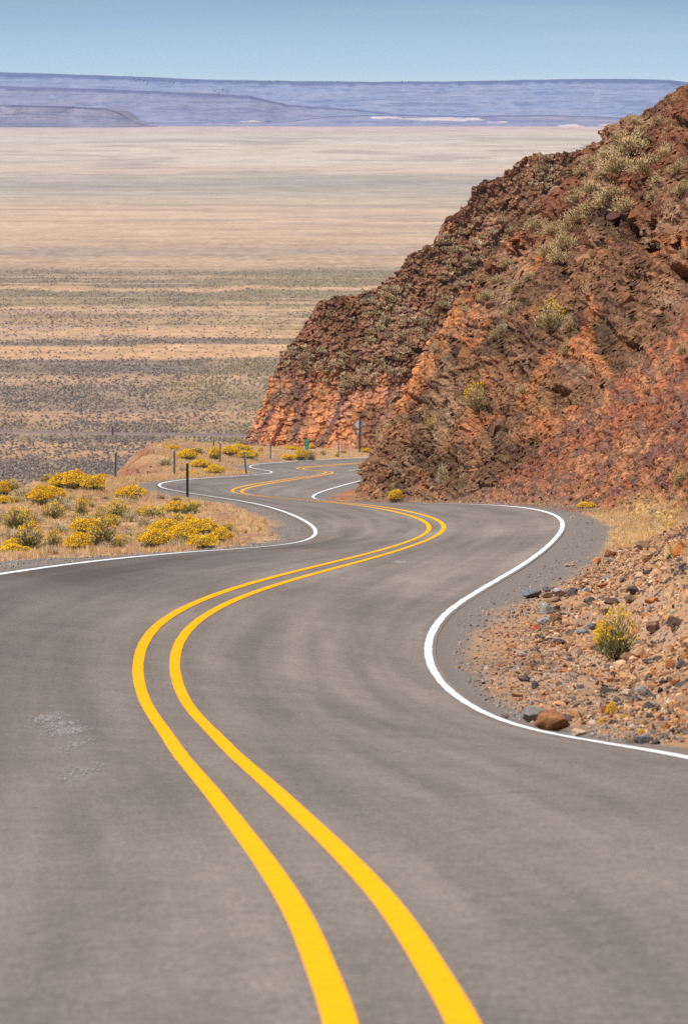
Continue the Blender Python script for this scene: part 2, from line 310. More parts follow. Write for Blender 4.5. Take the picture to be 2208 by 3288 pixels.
# ------------------------------------------------------------------ rock cut and bank right of the road
# station: (Z, [(offset from edge line, height) x 9])
ST = [
 (30, [(0,0),(1.0,-.04),(2.6,.05),(6,2.0),(10,4.6),(14,7),(20,10),(26,13),(70,26)]),
 (55, [(0,0),(.7,-.03),(2.2,.0),(5.6,1.9),(10,4.6),(14,7),(20,10),(26,13),(70,26)]),
 (66, [(0,0),(.55,-.03),(2.3,-.02),(5.6,1.8),(10,4.6),(14,7),(20,10),(26,13),(70,26)]),
 (79, [(0,0),(.6,-.03),(2.2,.0),(5.4,1.9),(10,4.8),(14,7),(20,10),(26,13),(70,26)]),
 (100,[(0,0),(.9,-.03),(2.2,.0),(5.2,1.7),(9.5,4.6),(14,7),(20,10),(26,13),(70,26)]),
 (115,[(0,0),(1.3,-.03),(2.2,.05),(4.6,1.3),(9,4.6),(13,7),(18,10),(24,13),(70,26)]),
 (125,[(0,0),(1.5,-.03),(2.3,.25),(3.9,.95),(8.4,3.8),(12,6.5),(17,10),(23,13),(70,28)]),
 (131,[(0,0),(1.4,-.03),(2.5,.1),(3.9,.4),(8.4,3.5),(12,7),(16,10),(22,13),(70,30)]),
 (140,[(0,0),(1.3,-.03),(2.8,.05),(3.8,.35),(8,4.2),(11,8),(15,11),(20,14),(64,34)]),
 (152,[(0,0),(1.2,-.03),(2.9,.05),(4.6,1.5),(8,5.6),(11,9.5),(14,13),(19,16),(62,38)]),
 (165,[(0,0),(1.0,-.03),(2.4,.05),(5.2,3.1),(10,8.3),(12.2,11.8),(15.5,15),(19.5,17.5),(62,40)]),
 (175,[(0,0),(.9,-.03),(1.8,.05),(4.8,3.2),(9.8,8.6),(11.8,12.0),(15,15.2),(19,18),(62,40)]),
 (190,[(0,0),(.8,-.03),(1.4,.05),(4.3,3.1),(9.2,8.4),(11.2,11.8),(14.2,15.2),(18.2,18.4),(61,40)]),
 (205,[(0,0),(.8,-.03),(1.2,.05),(4.0,3.3),(8.6,8.6),(10.4,11.8),(13.4,15.4),(17.2,18.6),(60,40)]),
 (218,[(0,0),(.8,-.03),(1.3,.05),(3.1,3.0),(6.6,7.8),(9.6,11.8),(12.8,15.6),(16.75,18.3),(60,40)]),
 (235,[(0,0),(.8,-.03),(1.6,.05),(2.9,2.6),(5.8,7.7),(9.5,12.2),(12.6,15.8),(16.5,18.25),(60,40)]),
 (248,[(0,0),(.8,-.03),(1.5,.15),(2.5,2.6),(5.3,7.7),(9.2,12.2),(12.4,15.9),(16.5,18.25),(60,40)]),
 (256,[(0,0),(.9,-.03),(1.75,.15),(2.9,2.7),(5.5,7.7),(9.4,12.2),(12.6,15.9),(16.7,18.25),(60,40)]),
 (262,[(0,0),(1.0,-.03),(4.5,.15),(5.6,2.7),(8.2,7.0),(12,11.5),(15,15),(19,17.7),(60,38)]),
 (275,[(0,0),(1.0,-.03),(11,.15),(12.5,2.0),(15,5.6),(18,9),(22,12),(26,15),(60,30)]),
 (300,[(0,0),(1.0,-.03),(22,.15),(24,1.5),(26,4),(30,7),(34,10),(40,13),(70,22)])]
SZ = np.array([s[0] for s in ST], float); SP = np.array([s[1] for s in ST], float)
zz = np.concatenate([np.linspace(30, 46, 30)[:-1], np.exp(np.linspace(np.log(46), np.log(262), 1250)), np.linspace(263, 300, 26)])
seg = [10, 26, 78, 84, 46, 42, 34, 12]
cols = np.concatenate([k + np.arange(n_) / n_ for k, n_ in enumerate(seg)] + [[8.0]])
PO = np.stack([np.interp(zz, SZ, SP[:, k, 0]) for k in range(9)], 1); PH = np.stack([np.interp(zz, SZ, SP[:, k, 1]) for k in range(9)], 1)
ki = np.clip(np.floor(cols).astype(int), 0, 7); kt = cols - ki
O = PO[:, ki] * (1 - kt) + PO[:, ki + 1] * kt; H = PH[:, ki] * (1 - kt) + PH[:, ki + 1] * kt
# ease the corners of the section
for _ in range(5):
    for A_ in (O, H): A_[:, 12:-2] = A_[:, 12:-2] * .5 + .25 * (A_[:, 11:-3] + A_[:, 13:-1])
X = XWR(zz)[:, None] + O; Zr = np.broadcast_to(zz[:, None], X.shape).copy(); Hh = HWR(zz)[:, None] + H
fr = O < .03                                             # tucked under the asphalt edge
Hh = np.where(fr, Hh - .05, Hh) - .004 - np.interp(zz, ZS, CS)[:, None] * np.minimum(O, .3) * np.clip((zz[:, None] > 46) * 1., 0, 1)
gx, gh = np.gradient(X, axis=1), np.gradient(Hh, axis=1); ln = np.sqrt(gx ** 2 + gh ** 2) + 1e-9
nx, nh = -gh / ln, gx / ln                               # outward normal of the section (towards the road / up)
vcol = np.broadcast_to(cols, X.shape)
talus = (1 - sm(206, 214, Zr + H * .9 + 14 * fbm(H / 2.2, Zr / 14, X * 0, 4, 31))) * sm(150, 156, Zr) * (1 - sm(8.6, 9.6, H + 1.2 * fbm(Zr / 9, H / 2, X * 0, 3, 32)))
bank = 1 - sm(140, 150, Zr)
face = sm(1.9, 2.2, vcol)
rock = face * (1 - talus) * (1 - bank)
wrp = .5 * fbm(X / 1.5, Zr / 8, Hh / 1.5, 3, 41)
F1, F2, cid, ci2 = worley(X * .95 + wrp, Zr * .15, Hh * 1.15 + X * .2, 50)
G1, G2, cjd, cj2 = worley(X * 2.4 + wrp, Zr * .30, Hh * 4.2 + X * .6 + wrp, 60)
lay = vn(X * .9, Zr * .14, Hh * 9 + X * 1.2 + wrp * 5, 70)
big = .40 * fbm(X / 4, Zr / 9, Hh / 4, 3, 80)
d = face * big * (1 - .8 * bank)
up_ = sm(8, 10.5, H); d += rock * ((.34 + .35 * up_) * (cid - .45) + .13 * (cjd - .5) + .07 * lay - .22 * np.exp(-(F2 - F1) * 9) - .06 * np.exp(-(G2 - G1) * 8) + .08 * fbm(X * 2, Zr * .3, Hh * 2, 3, 81))
T1, T2, ct, ct2 = worley(X * 3.4, Zr * .55, Hh * 3.4, 90)
d += face * talus * (.20 * (ct - .5) + .13 * fbm(X * 2.2, Zr * .9, Hh * 2.2, 4, 82) - .09 * np.exp(-(T2 - T1) * 8))
bz = bank * sm(.75, 1.5, vcol)
B1, B2, cb, cb2 = worley(X * 5.5, Zr * 2.2, Hh * 5.5, 95)
d += bz * (.06 * (cb - .4) + .035 * fbm(X * 4, Zr * 1.6, Hh * 4, 4, 83) + .09 * fbm(X, Zr * .35, Hh, 3, 84) * sm(1.5, 2.3, vcol))
ledge = bank * (1 - sm(98, 108, Zr)) * sm(.45, .9, H) * sm(.05, .35, fbm(X * .6, Zr * .16, Hh * .6, 3, 87))
d += ledge * (.30 * (cid - .3))
# caves below the overhanging slab
def pix(X, Y, Z): return CX + F * X / Y, YH + F * (CAM - Z) / Y
px, py = pix(X, Zr, Hh)
dpt = np.zeros(X.shape)
for cx_, cy_, rx_, ry_, dd_ in [(2000, 735, 34, 48, 1.9), (2069, 788, 36, 32, 1.6), (2165, 785, 26, 36, 1.7), (2085, 716, 18, 14, .9), (1812, 880, 18, 20, .8), (2010, 1095, 30, 12, .5), (1800, 1270, 18, 26, .6), (2170, 870, 30, 24, .8), (1733, 830, 12, 26, .8), (1852, 655, 9, 40, .8)]:
    e_ = ((px - cx_) / rx_) ** 2 + ((py - cy_) / ry_) ** 2
    dpt = np.maximum(dpt, dd_ * (1 - sm(.55, 1.1, e_)))
d -= dpt * face * (Zr > 150)
X = X + nx * d; Hh = Hh + nh * d
# colours of the ground itself
def regions():
    c = np.broadcast_to(C(142, 100, 68), X.shape + (3,)).copy()
    c = mixc(c, C(116, 82, 60), sm(.0, .35, fbm(X / 3, Zr / 9, Hh / 2, 3, 101)))
    c = mixc(c, C(152, 116, 86), sm(.05, .4, fbm(X / 2, Zr / 6, Hh / 2, 4, 102)))
    c = mixc(c, C(124, 76, 50), sm(8.5, 11, H) * (.75 + .3 * vn(X, Zr / 3, Hh, 103)))
    c = mixc(c, C(194, 122, 74), sm(.16, .40, fbm(X / 1.8, Zr / 12, Hh / 2.2, 4, 104)) * .75 * (1 - sm(9, 12, H)))
    c = mixc(c, C(168, 132, 102), sm(.15, .4, fbm(X / 1.5, Zr / 8, Hh / 1.4, 4, 105)) * .6)
    c = mixc(c, C(86, 62, 46), sm(.12, .34, fbm(X / 1.1, Zr / 9, Hh / 1.6, 4, 107)) * .75)
    ed = sm(240, 252, Zr) * sm(3.5, 4.5, H) * (1 - sm(7.6, 9, H)); c = mixc(c, C(214, 138, 82), ed * sm(-.25, .15, fbm(X * 1.2, Zr / 5, Hh, 3, 106)))
    c = c * (.80 + .34 * cid + .34 * cjd)[..., None]
    tl = np.broadcast_to(C(178, 112, 77), X.shape + (3,)).copy()
    tl = mixc(tl, C(156, 98, 74), sm(.0, .45, fbm(X / 3, Zr / 10, Hh / 3, 3, 111)))
    tl = mixc(tl, C(198, 142, 100), sm(.0, .5, fbm(X / 1.5, Zr / 5, Hh / 1.5, 3, 112)) * .7)
    tl = mixc(tl, C(124, 94, 82), sm(.55, .8, ct2) * .7)
    tl = mixc(tl, C(112, 88, 82), sm(.2, .45, fbm(X / 2.4, Zr / 6, Hh / 2, 3, 113)) * (1 - sm(2, 4.5, H)) * (1 - sm(168, 176, Zr)))
    tl = tl * (.80 + .4 * ct)[..., None]
    bk = np.broadcast_to(C(198, 154, 116), X.shape + (3,)).copy()
    bk = mixc(bk, C(206, 156, 114), sm(.1, .4, fbm(X * .9, Zr / 4, Hh, 3, 121)) * .8)
    bk = mixc(bk, C(196, 160, 132), sm(.0, .4, fbm(X * .7, Zr / 5, Hh, 3, 122)) * .8)
    bk = mixc(bk, C(150, 120, 96), sm(.0, .5, fbm(X, Zr / 3, Hh, 3, 124)) * .5)
    bk = mixc(bk, C(226, 184, 118), ledge * .8)
    bk = bk * (.94 + .1 * cb)[..., None] * .92
    c = mixc(c, tl, talus); c = mixc(c, bk, bank); c = mixc(c, tl, sm(100, 114, Zr) * (1 - sm(150, 156, Zr)) * sm(.35, .9, H) * .9)
    gr = sm(128, 134, Zr) * (1 - sm(164, 176, Zr)) * sm(.7, 1.1, vcol) * (1 - sm(2.0, 2.3, vcol)); c = mixc(c, C(222, 178, 118), gr)
    gv = (1 - sm(.75, 1.1, vcol + .12 * vn(X * 1.5, Zr / 2, X * 0, 130))); 
    gv = np.maximum(gv, (1 - sm(1.15, 1.35, O + .25 * vn(X * 1.5, Zr / 2, X * 0, 131))) * sm(104, 112, Zr) * (1 - sm(150, 165, Zr)))
    c = mixc(c, C(146, 133, 122), gv)
    toe = sm(1.0, 1.6, vcol) * (1 - sm(1.9, 2.3, vcol)) * sm(176, 190, Zr); c = mixc(c, C(170, 130, 100), toe * .7)
    return c
cr = regions()
M_rock = mat_col('rock_face', var=.15, vs_=7, bump=.10, bscale=7); rock_detail(M_rock, 3.2, 11, .36, 1.4)
H_P = np.stack([X, Zr, Hh], -1)
hillside = link('hillside', mesh_np('hillside', H_P.reshape(-1, 3), grid_faces(*X.shape), M_rock, cr.reshape(-1, 3))); tag(hillside, kind='structure')
M_bank = mat_col('bank_soil', var=.16, vs_=16, bump=.015, bscale=30); hillside.data.materials.append(M_bank)
fm_ = ((bank > .5) | (vcol < 1.2))[:-1, :-1].ravel(); hillside.data.polygons.foreach_set('material_index', fm_.astype(np.int32))

# ------------------------------------------------------------------ far hill beyond the third bend
ctr = np.array([(700,1431),(779,1424),(822,1339),(853,1278),(868,1216),(896,1155),(900,1124),(945,1094),(996,1017),(1016,976),(1067,951),(1134,946),(1190,930),(1277,871),(1305,822),(1390,772),(1432,695),(1503,652),(1517,603),(1559,574),(1609,557),(1700,492),(1820,486),(1898,480),(1941,456),(2054,425),(2124,400),(2300,350),(2700,250),(3200,200)], float)
xi_ = np.concatenate([np.linspace(765, 1960, 620), np.linspace(1965, 3200, 60)]); yt = np.interp(xi_, ctr[:, 0], ctr[:, 1])
yb = np.interp(xi_, [700, 779, 1215, 1400, 3200], [1433, 1433, 1446, 1452, 1452])
vv = np.concatenate([[-.25, -.1], np.linspace(0, 1, 420), 1 + np.array([.01, .03, .06, .1, .16, .25, .4, .7])])
Z0 = 562 + 14 * sm(1215, 2500, xi_) ; hgt = (yb - yt)[:, None] / 32.0
V_ = np.broadcast_to(vv, (len(xi_), len(vv))); vc = np.clip(V_, 0, 1)
depth = Z0[:, None] + hgt * vc * .75 + np.clip(V_ - 1, 0, None) * 90
yimg = yb[:, None] + (yt - yb)[:, None] * vc
Xf = (xi_[:, None] - CX) * depth / F; Hf = CAM - (yimg - YH) * depth / F
Hf = Hf + np.minimum(V_, 0) * 12 - np.clip(V_ - 1, 0, None) * 60
hf = np.clip(hgt * vc, 0, 60)
K1, K2, ck, ck2 = worley(Xf * .75, depth * .5, Hf * .8, 150)
L1, L2, cl2, cm2 = worley(Xf * 2.2, depth * 1.6, Hf * 2.4, 160)
low = 1 - sm(6, 9, hf + 3 * fbm(Xf / 6, Hf / 6, Xf * 0, 3, 170) + .12 * (Xf + 6))
wl = np.exp(-((vc - .5) * 0) ** 2)
dd = 1.6 * fbm(Xf / 9, Hf / 9, Xf * 0, 3, 151) + .7 * (ck - .5) * (.35 + .65 * sm(-.1, .3, fbm(Xf / 5, Hf / 5, Xf * 0, 2, 152))) + .25 * (cl2 - .5) + .2 * fbm(Xf * 1.2, Hf * 1.2, depth, 3, 153)
dd = dd * (1 - .45 * low) - .35 * low * sm(.2, .6, vn(Xf / 1.6 - Hf / 4, Hf / 7, Xf * 0, 154))
depth2 = depth - dd * 1.2 * sm(-.02, .03, V_); Hf2 = Hf + (dd * .2 + .22 * (cl2 - .5)) * sm(.0, .05, V_)
Xf2 = Xf + .25 * (ck2 - .5) - .25 * (cl2 - .5) * sm(0, .05, V_)
cf = np.broadcast_to(C(160, 114, 84), Xf.shape + (3,)).copy()
cf = mixc(cf, C(134, 90, 66), sm(0, .35, fbm(Xf / 4, Hf / 3, Xf * 0, 4, 180)))
cf = mixc(cf, C(182, 136, 104), sm(.05, .35, fbm(Xf / 3, Hf / 2.5, Xf * 0, 4, 181)) * .7)
cf = mixc(cf, C(234, 156, 104), low * sm(-.4, -.05, fbm(Xf / 3, Hf / 3, Xf * 0, 3, 182)) * .95)
cf = mixc(cf, C(208, 152, 126), low * sm(.05, .4, fbm(Xf / 2.5, Hf / 1.6, Xf * 0, 3, 183)) * .7)
strk = sm(.15, .45, fbm((Xf - Hf * .45) / 1.5, Hf / 9, Xf * 0, 3, 184)); cf = mixc(cf, C(112, 84, 80), low * strk * .85)
ph_ = fbm(Xf / 2, Hf / 2, Xf * 0, 3, 185); cf = mixc(cf, C(172, 118, 90), (1 - low) * sm(.2, .45, ph_) * .6)
cf = cf * (.72 + .3 * ck + .26 * cl2)[..., None]
M_far = mat_col('far_rock', var=.12, vs_=3, bump=.14, bscale=3); rock_detail(M_far, 1.3, 5, .6, 1.25)
FH_P = np.stack([Xf2, depth2, Hf2], -1)
fh = link('hill', mesh_np('hill', FH_P.reshape(-1, 3), grid_faces(*Xf.shape), M_far, cf.reshape(-1, 3))); tag(fh, kind='structure')

# ------------------------------------------------------------------ valley floor
def zy(y): return F * CAM / (y - YH)                     # distance on the valley floor that appears at row y
BT = [ # row, density of brush, soil, brush
 (400,0,(212,190,182),(150,140,140)),(420,0,(214,188,178),(150,140,140)),(432,0,(210,194,178),(0,0,0)),(470,0,(218,200,178),0),(520,0,(214,196,178),0),(555,0,(216,190,168),0),
 (570,0,(192,176,160),0),(595,0,(176,164,154),0),(625,0,(194,178,160),0),(650,0,(204,182,156),0),(668,0,(210,182,156),0),(720,0,(212,182,152),0),(765,.05,(210,178,146),0),
 (785,.15,(196,168,140),0),(805,.25,(182,158,138),0),(830,.2,(208,172,138),0),(850,.25,(196,166,138),0),(862,.5,(176,152,128),0),(875,.85,(150,132,112),0),(918,.85,(152,134,112),0),
 (925,.15,(210,172,134),0),(931,.2,(206,170,132),0),(938,.8,(150,134,108),0),(980,.75,(160,138,104),0),(988,.08,(216,174,132),0),(1003,.1,(214,172,130),0),(1010,.6,(170,142,116),0),
 (1022,.55,(176,148,118),0),(1028,.35,(192,156,118),0),(1050,.5,(176,146,110),0),(1058,.1,(216,172,132),0),(1084,.1,(214,172,130),0),(1090,.85,(152,130,112),0),(1106,.8,(152,130,112),0),
 (1112,.06,(220,174,130),0),(1148,.08,(216,170,128),0),(1156,.9,(146,126,112),0),(1196,.9,(148,126,110),0),(1206,.4,(194,156,124),0),(1230,.4,(190,154,122),0),(1240,.65,(168,140,116),0),
 (1318,.6,(172,142,118),0),(1330,.25,(200,158,122),0),(1352,.25,(196,154,118),0),(1362,.7,(176,146,104),0),(1385,.75,(166,138,102),0),(1418,.7,(168,138,106),0),(1430,.3,(202,158,116),0),
 (1470,.35,(196,152,112),0),(1486,.8,(162,134,110),0),(1560,.8,(164,134,108),0),(1640,.7,(170,138,110),0)]
bty = np.array([b[0] for b in BT], float); btd = np.array([b[1] for b in BT]); btc = np.array([C(*b[2]) for b in BT])
def band(Xw, Yw):
    """brush density and soil colour of the valley floor at a world point (strips of grass and sage run across the valley)"""
    y = YH + F * CAM / Yw
    xs_ = Xw * 3200 / Yw
    w = 9 * fbm(Xw / 90, Yw / 400, Xw * 0, 3, 200) + 5 * vn(Xw / 22, Yw / 60, Xw * 0, 201) + (y < 820) * 16 * fbm(Xw / 260, Yw / 900, Xw * 0, 4, 202)
    w = w * np.clip((y - 400) / 60, .15, 1)
    q = y + w
    dn = np.interp(q, bty, btd); c = np.stack([np.interp(q, bty, btc[:, i]) for i in range(3)], -1)
    st_ = fbm(Xw / 60 + 3, y / 5.5, Xw * 0, 4, 203); c = c * (1 + .16 * st_)[..., None]
    st2 = sm(.15, .4, fbm(Xw / 130, y / 7, Xw * 0, 3, 204)) * (y > 440) * (1 - (y > 1100) * .6)
    tan = C(214, 176, 138); gry = C(168, 150, 140)
    c = c * np.where(y < 800, 1.0, 0.)[..., None] * [1.02, 1.0, .985] + c * np.where(y < 800, 0., 1.)[..., None]
    c = np.where((dn > .35)[..., None], mixc(c, tan, st2 * .6), mixc(c, gry, st2 * .45)); dn = np.where(dn > .35, dn * (1 - .75 * st2), dn + .3 * st2)
    return dn, c
yr = np.concatenate([np.arange(405, 600, 1.0), np.arange(600, 1700, 1.6), [1800, 2000, 2500, 3500]])
xc_ = np.linspace(-1, 1, 760); xw_ = np.sign(xc_) * np.abs(xc_) ** 1.25
Yv = np.broadcast_to(zy(yr)[:, None], (len(yr), len(xc_))).copy(); Xv = xw_ * (Yv * .085 + 40)
dnv, cv_ = band(Xv, Yv)
olv = sm(.05, .35, fbm(Xv / 120, Yv / 500, Xv * 0, 3, 206)); yv_ = YH + F * CAM / Yv
cv_ = mixc(cv_, C(186, 158, 112), olv * (dnv > .35) * .25 * sm(860, 900, yv_))
wht = sm(.3, .45, vn(Xv / 16, Yv / 60, Xv * 0, 207)) * (np.abs(yv_ - 1412) < 8); cv_ = mixc(cv_, C(206, 190, 176), wht * .6)
cv_ = cv_ * (1 + .18 * vn(Xv / 3.3, Yv / 14, Xv * 0, 208) * sm(600, 900, yv_) + .06 * vn(Xv / 9, Yv / 60, Xv * 0, 209) + .10 * fbm(Xv / (Yv * .004), yv_ / 2.2, Xv * 0, 3, 210))[..., None]
M_val = mat_col('valley_soil', var=.16, vs_=.25)
Pv = np.stack([Xv, Yv, np.zeros_like(Xv)], -1)
vf = link('valley_floor', mesh_np('valley_floor', Pv.reshape(-1, 3), grid_faces(*Xv.shape)[:, ::-1], M_val, cv_.reshape(-1, 3))); tag(vf, kind='structure')
big = np.array([(-9000, -200, -1.), (9000, -200, -1.), (9000, 19500, -1.), (-9000, 19500, -1.)])
gs = link('desert_floor', mesh_np('desert_floor', big, [(0, 1, 2, 3)], M_val, np.tile(C(200, 168, 138), (4, 1)))); tag(gs, kind='structure')

# ------------------------------------------------------------------ mesas
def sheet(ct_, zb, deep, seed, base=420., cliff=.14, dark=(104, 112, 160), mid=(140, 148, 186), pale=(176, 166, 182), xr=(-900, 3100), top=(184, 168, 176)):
    ct_ = np.array(ct_, float); xs = np.linspace(*xr, 900); yt_ = np.interp(xs, ct_[:, 0], ct_[:, 1])
    yt_ = yt_ + 1.2 * fbm(xs / 60, xs * 0, xs * 0, 4, seed)
    v = np.concatenate([np.linspace(0, 1 - cliff, 70), np.linspace(1 - cliff, 1, 22)[1:], [1.02, 1.2, 2.5]])
    V = np.broadcast_to(v, (len(xs), len(v))); vc_ = np.clip(V, 0, 1)
    prof = np.where(vc_ < 1 - cliff, (vc_ / (1 - cliff)) ** 1.15 * (1 - cliff), vc_)
    dep = np.where(vc_ < 1 - cliff, vc_ / (1 - cliff) * .93, .93 + (vc_ - 1 + cliff) / cliff * .07) * deep
    yi = base + (yt_[:, None] - base) * prof
    Z = zb + dep; Xw = (xs[:, None] - CX) * Z / F; Hw = CAM - (yi - YH) * Z / F
    gul = fbm(Xw / 130 + .4 * fbm(Xw / 90, Z / 200, Xw * 0, 2, seed + 5), Z / 900, Hw / 80, 5, seed + 1)
    rid = 1 - np.abs(vn(Xw / 70 + gul, Z / 500, Xw * 0, seed + 2))
    amp = np.sin(np.clip(vc_ * 1.02, 0, 1) * math.pi) ** .6
    Z2 = Z - (gul * 60 + rid * 22) * amp - 0 * fbm(Xw / 25, Hw / 12, Z * 0, 4, seed + 3) * sm(0, .1, vc_)
    Hw = Hw + .25 * fbm(Xw / 18, Z / 30, Xw * 0, 4, seed + 7) * sm(.02, .12, vc_)
    k = np.clip(V - 1, 0, None); Z2 = Z2 + k * 1500; Hw = Hw - (k > .3) * 18 * (k / 1.5)
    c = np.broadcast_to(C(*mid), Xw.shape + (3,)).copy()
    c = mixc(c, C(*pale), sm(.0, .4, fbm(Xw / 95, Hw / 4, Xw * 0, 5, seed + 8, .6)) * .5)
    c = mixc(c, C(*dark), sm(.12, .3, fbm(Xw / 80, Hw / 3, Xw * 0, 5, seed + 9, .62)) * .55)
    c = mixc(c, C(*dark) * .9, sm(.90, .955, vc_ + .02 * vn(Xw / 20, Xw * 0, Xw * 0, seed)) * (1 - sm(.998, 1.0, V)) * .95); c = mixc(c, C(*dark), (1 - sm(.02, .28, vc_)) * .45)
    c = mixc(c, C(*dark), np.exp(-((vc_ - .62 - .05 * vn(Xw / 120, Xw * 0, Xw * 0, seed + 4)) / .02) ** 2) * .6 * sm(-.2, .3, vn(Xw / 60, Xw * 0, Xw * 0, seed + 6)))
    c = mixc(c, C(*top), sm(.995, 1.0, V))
    return Xw, Z2, Hw, c, yi, xs
M_mesa = mat_col('mesa_rock', var=.14, vs_=.03)
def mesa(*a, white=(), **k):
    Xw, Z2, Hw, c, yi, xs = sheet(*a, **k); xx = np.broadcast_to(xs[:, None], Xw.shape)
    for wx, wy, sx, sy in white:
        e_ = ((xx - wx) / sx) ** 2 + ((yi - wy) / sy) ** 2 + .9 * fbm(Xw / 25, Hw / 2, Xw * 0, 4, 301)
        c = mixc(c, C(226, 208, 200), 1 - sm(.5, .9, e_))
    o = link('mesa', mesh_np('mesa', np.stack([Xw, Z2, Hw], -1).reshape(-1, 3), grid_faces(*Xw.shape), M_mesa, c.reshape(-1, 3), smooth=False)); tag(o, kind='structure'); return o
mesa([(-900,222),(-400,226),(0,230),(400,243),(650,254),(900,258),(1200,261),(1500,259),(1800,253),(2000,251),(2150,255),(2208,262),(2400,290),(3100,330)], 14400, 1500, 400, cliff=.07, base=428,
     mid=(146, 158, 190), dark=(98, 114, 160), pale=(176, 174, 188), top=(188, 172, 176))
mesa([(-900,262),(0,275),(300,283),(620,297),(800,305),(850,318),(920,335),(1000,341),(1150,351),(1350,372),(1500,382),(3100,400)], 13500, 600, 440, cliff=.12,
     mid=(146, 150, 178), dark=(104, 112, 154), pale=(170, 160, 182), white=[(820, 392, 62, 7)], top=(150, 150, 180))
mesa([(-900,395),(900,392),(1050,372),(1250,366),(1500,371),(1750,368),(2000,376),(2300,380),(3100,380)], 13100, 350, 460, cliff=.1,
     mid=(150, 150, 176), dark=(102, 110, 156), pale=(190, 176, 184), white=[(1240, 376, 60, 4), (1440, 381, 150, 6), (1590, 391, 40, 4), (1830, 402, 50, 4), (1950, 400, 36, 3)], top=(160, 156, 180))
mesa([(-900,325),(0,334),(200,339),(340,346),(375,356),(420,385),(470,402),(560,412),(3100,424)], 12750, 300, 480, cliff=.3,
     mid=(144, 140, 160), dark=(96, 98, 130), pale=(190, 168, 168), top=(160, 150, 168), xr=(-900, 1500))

# ------------------------------------------------------------------ placing by sight line (finds where a photo point lies on the terrain)
SURF = {}
for key, Pm in (('g', G_P), ('h', H_P), ('f', FH_P)):
    a, b_ = pix(Pm[..., 0], Pm[..., 1], Pm[..., 2]); SURF[key] = (a.ravel(), b_.ravel(), Pm.reshape(-1, 3))
def spot(x, y, keys='gh', r=7.):
    best = None
    for k in keys:
        a, b_, Pm = SURF[k]
        for rr in (r, r * 2.5, r * 6):
            m = (np.abs(a - x) < rr) & (np.abs(b_ - y) < rr * .6)
            if m.any():
                idx = np.where(m)[0]; zz_ = Pm[idx, 1]; j = idx[zz_ <= zz_.min() * 1.03]
                dd_ = (a[j] - x) ** 2 + (b_[j] - y) ** 2; p = Pm[j[dd_.argmin()]]
                if best is None or p[1] < best[1]: best = p
                break
    return best

# ------------------------------------------------------------------ rocks
def ico(sub):
    bm = bmesh.new(); bmesh.ops.create_icosphere(bm, subdivisions=sub, radius=1)
    V = np.array([v.co[:] for v in bm.verts]); Fc = np.array([[v.index for v in f.verts] for f in bm.faces]); bm.free(); return V, Fc
IC = {s: ico(s) for s in (1, 2, 4)}
def rockshape(sub, planes, seed, rough=0.):
    r = np.random.default_rng(seed); V, Fc = IC[sub]; V = V.copy()
    for _ in range(planes):
        n_ = r.normal(size=3); n_ /= np.linalg.norm(n_); dd_ = r.uniform(.5, .85); t_ = V @ n_
        V = np.where((t_ > dd_)[:, None], V - (t_ - dd_)[:, None] * n_, V)
    if rough: V = V * (1 + rough * fbm(V[:, 0] * 2.5 + seed, V[:, 1] * 2.5, V[:, 2] * 2.5, 4, seed))[:, None]
    return V, Fc
M_bould = mat_col('boulder_stone', var=.30, vs_=14, bump=.02, bscale=30)
M_chip = mat_col('stone_chips', var=.15, vs_=20)
def rotm(n, r):
    q = r.normal(size=(n, 4)); q /= np.linalg.norm(q, axis=1)[:, None]; a, b, c, d_ = q.T
    return np.stack([np.stack([1-2*(c*c+d_*d_), 2*(b*c-a*d_), 2*(b*d_+a*c)], -1), np.stack([2*(b*c+a*d_), 1-2*(b*b+d_*d_), 2*(c*d_-a*b)], -1), np.stack([2*(b*d_-a*c), 2*(c*d_+a*b), 1-2*(b*b+c*c)], -1)], 1)
def merge(name, protos, pos, scl, rot, colr, mat, jit=.0):
    VV, FF, CC = [], [], []; base = 0; pid = rng.integers(0, len(protos), len(pos))
    for k, (V, Fc) in enumerate(protos):
        i = np.where(pid == k)[0]
        if not len(i): continue
        W = V[None] * scl[i][:, None, :]
        if rot is not None: W = np.einsum('nij,nvj->nvi', rot[i], W)
        W = W + pos[i][:, None]; n_, v_ = W.shape[:2]
        VV.append(W.reshape(-1, 3)); FF.append((Fc[None] + (np.arange(n_) * v_)[:, None, None] + base).reshape(-1, 3)); base += n_ * v_
        cc = np.repeat(colr[i][:, None], v_, 1) * (1 + jit * rng.uniform(-1, 1, (n_, v_, 1))); CC.append(cc.reshape(-1, 3))
    return mesh_np(name, np.concatenate(VV), np.concatenate(FF), mat, np.concatenate(CC))
chipP = [rockshape(1, 9, 500 + i) for i in range(14)]
def on_grid(Pm, ii, jj):
    i0, j0 = np.floor(ii).astype(int), np.floor(jj).astype(int); a, b_ = (ii - i0)[:, None], (jj - j0)[:, None]
    return Pm[i0, j0] * (1-a) * (1-b_) + Pm[i0+1, j0] * a * (1-b_) + Pm[i0, j0+1] * (1-a) * b_ + Pm[i0+1, j0+1] * a * b_
def pick(n, Pm, wfun):
    ii = rng.uniform(0, Pm.shape[0] - 1.01, n); jj = rng.uniform(0, Pm.shape[1] - 1.01, n)
    w = wfun(ii.astype(int), jj.astype(int)); k = rng.uniform(0, 1, n) < w; return on_grid(Pm, ii[k], jj[k]), ii[k].astype(int), jj[k].astype(int)
pal = np.array([C(222,172,124), C(204,150,104), C(228,186,146), C(186,118,72), C(150,120,100), C(122,104,92), C(100,88,80), C(150,140,128), C(204,150,104), C(226,204,176)])
pw = np.array([.20,.17,.16,.10,.09,.08,.06,.05,.06,.03])
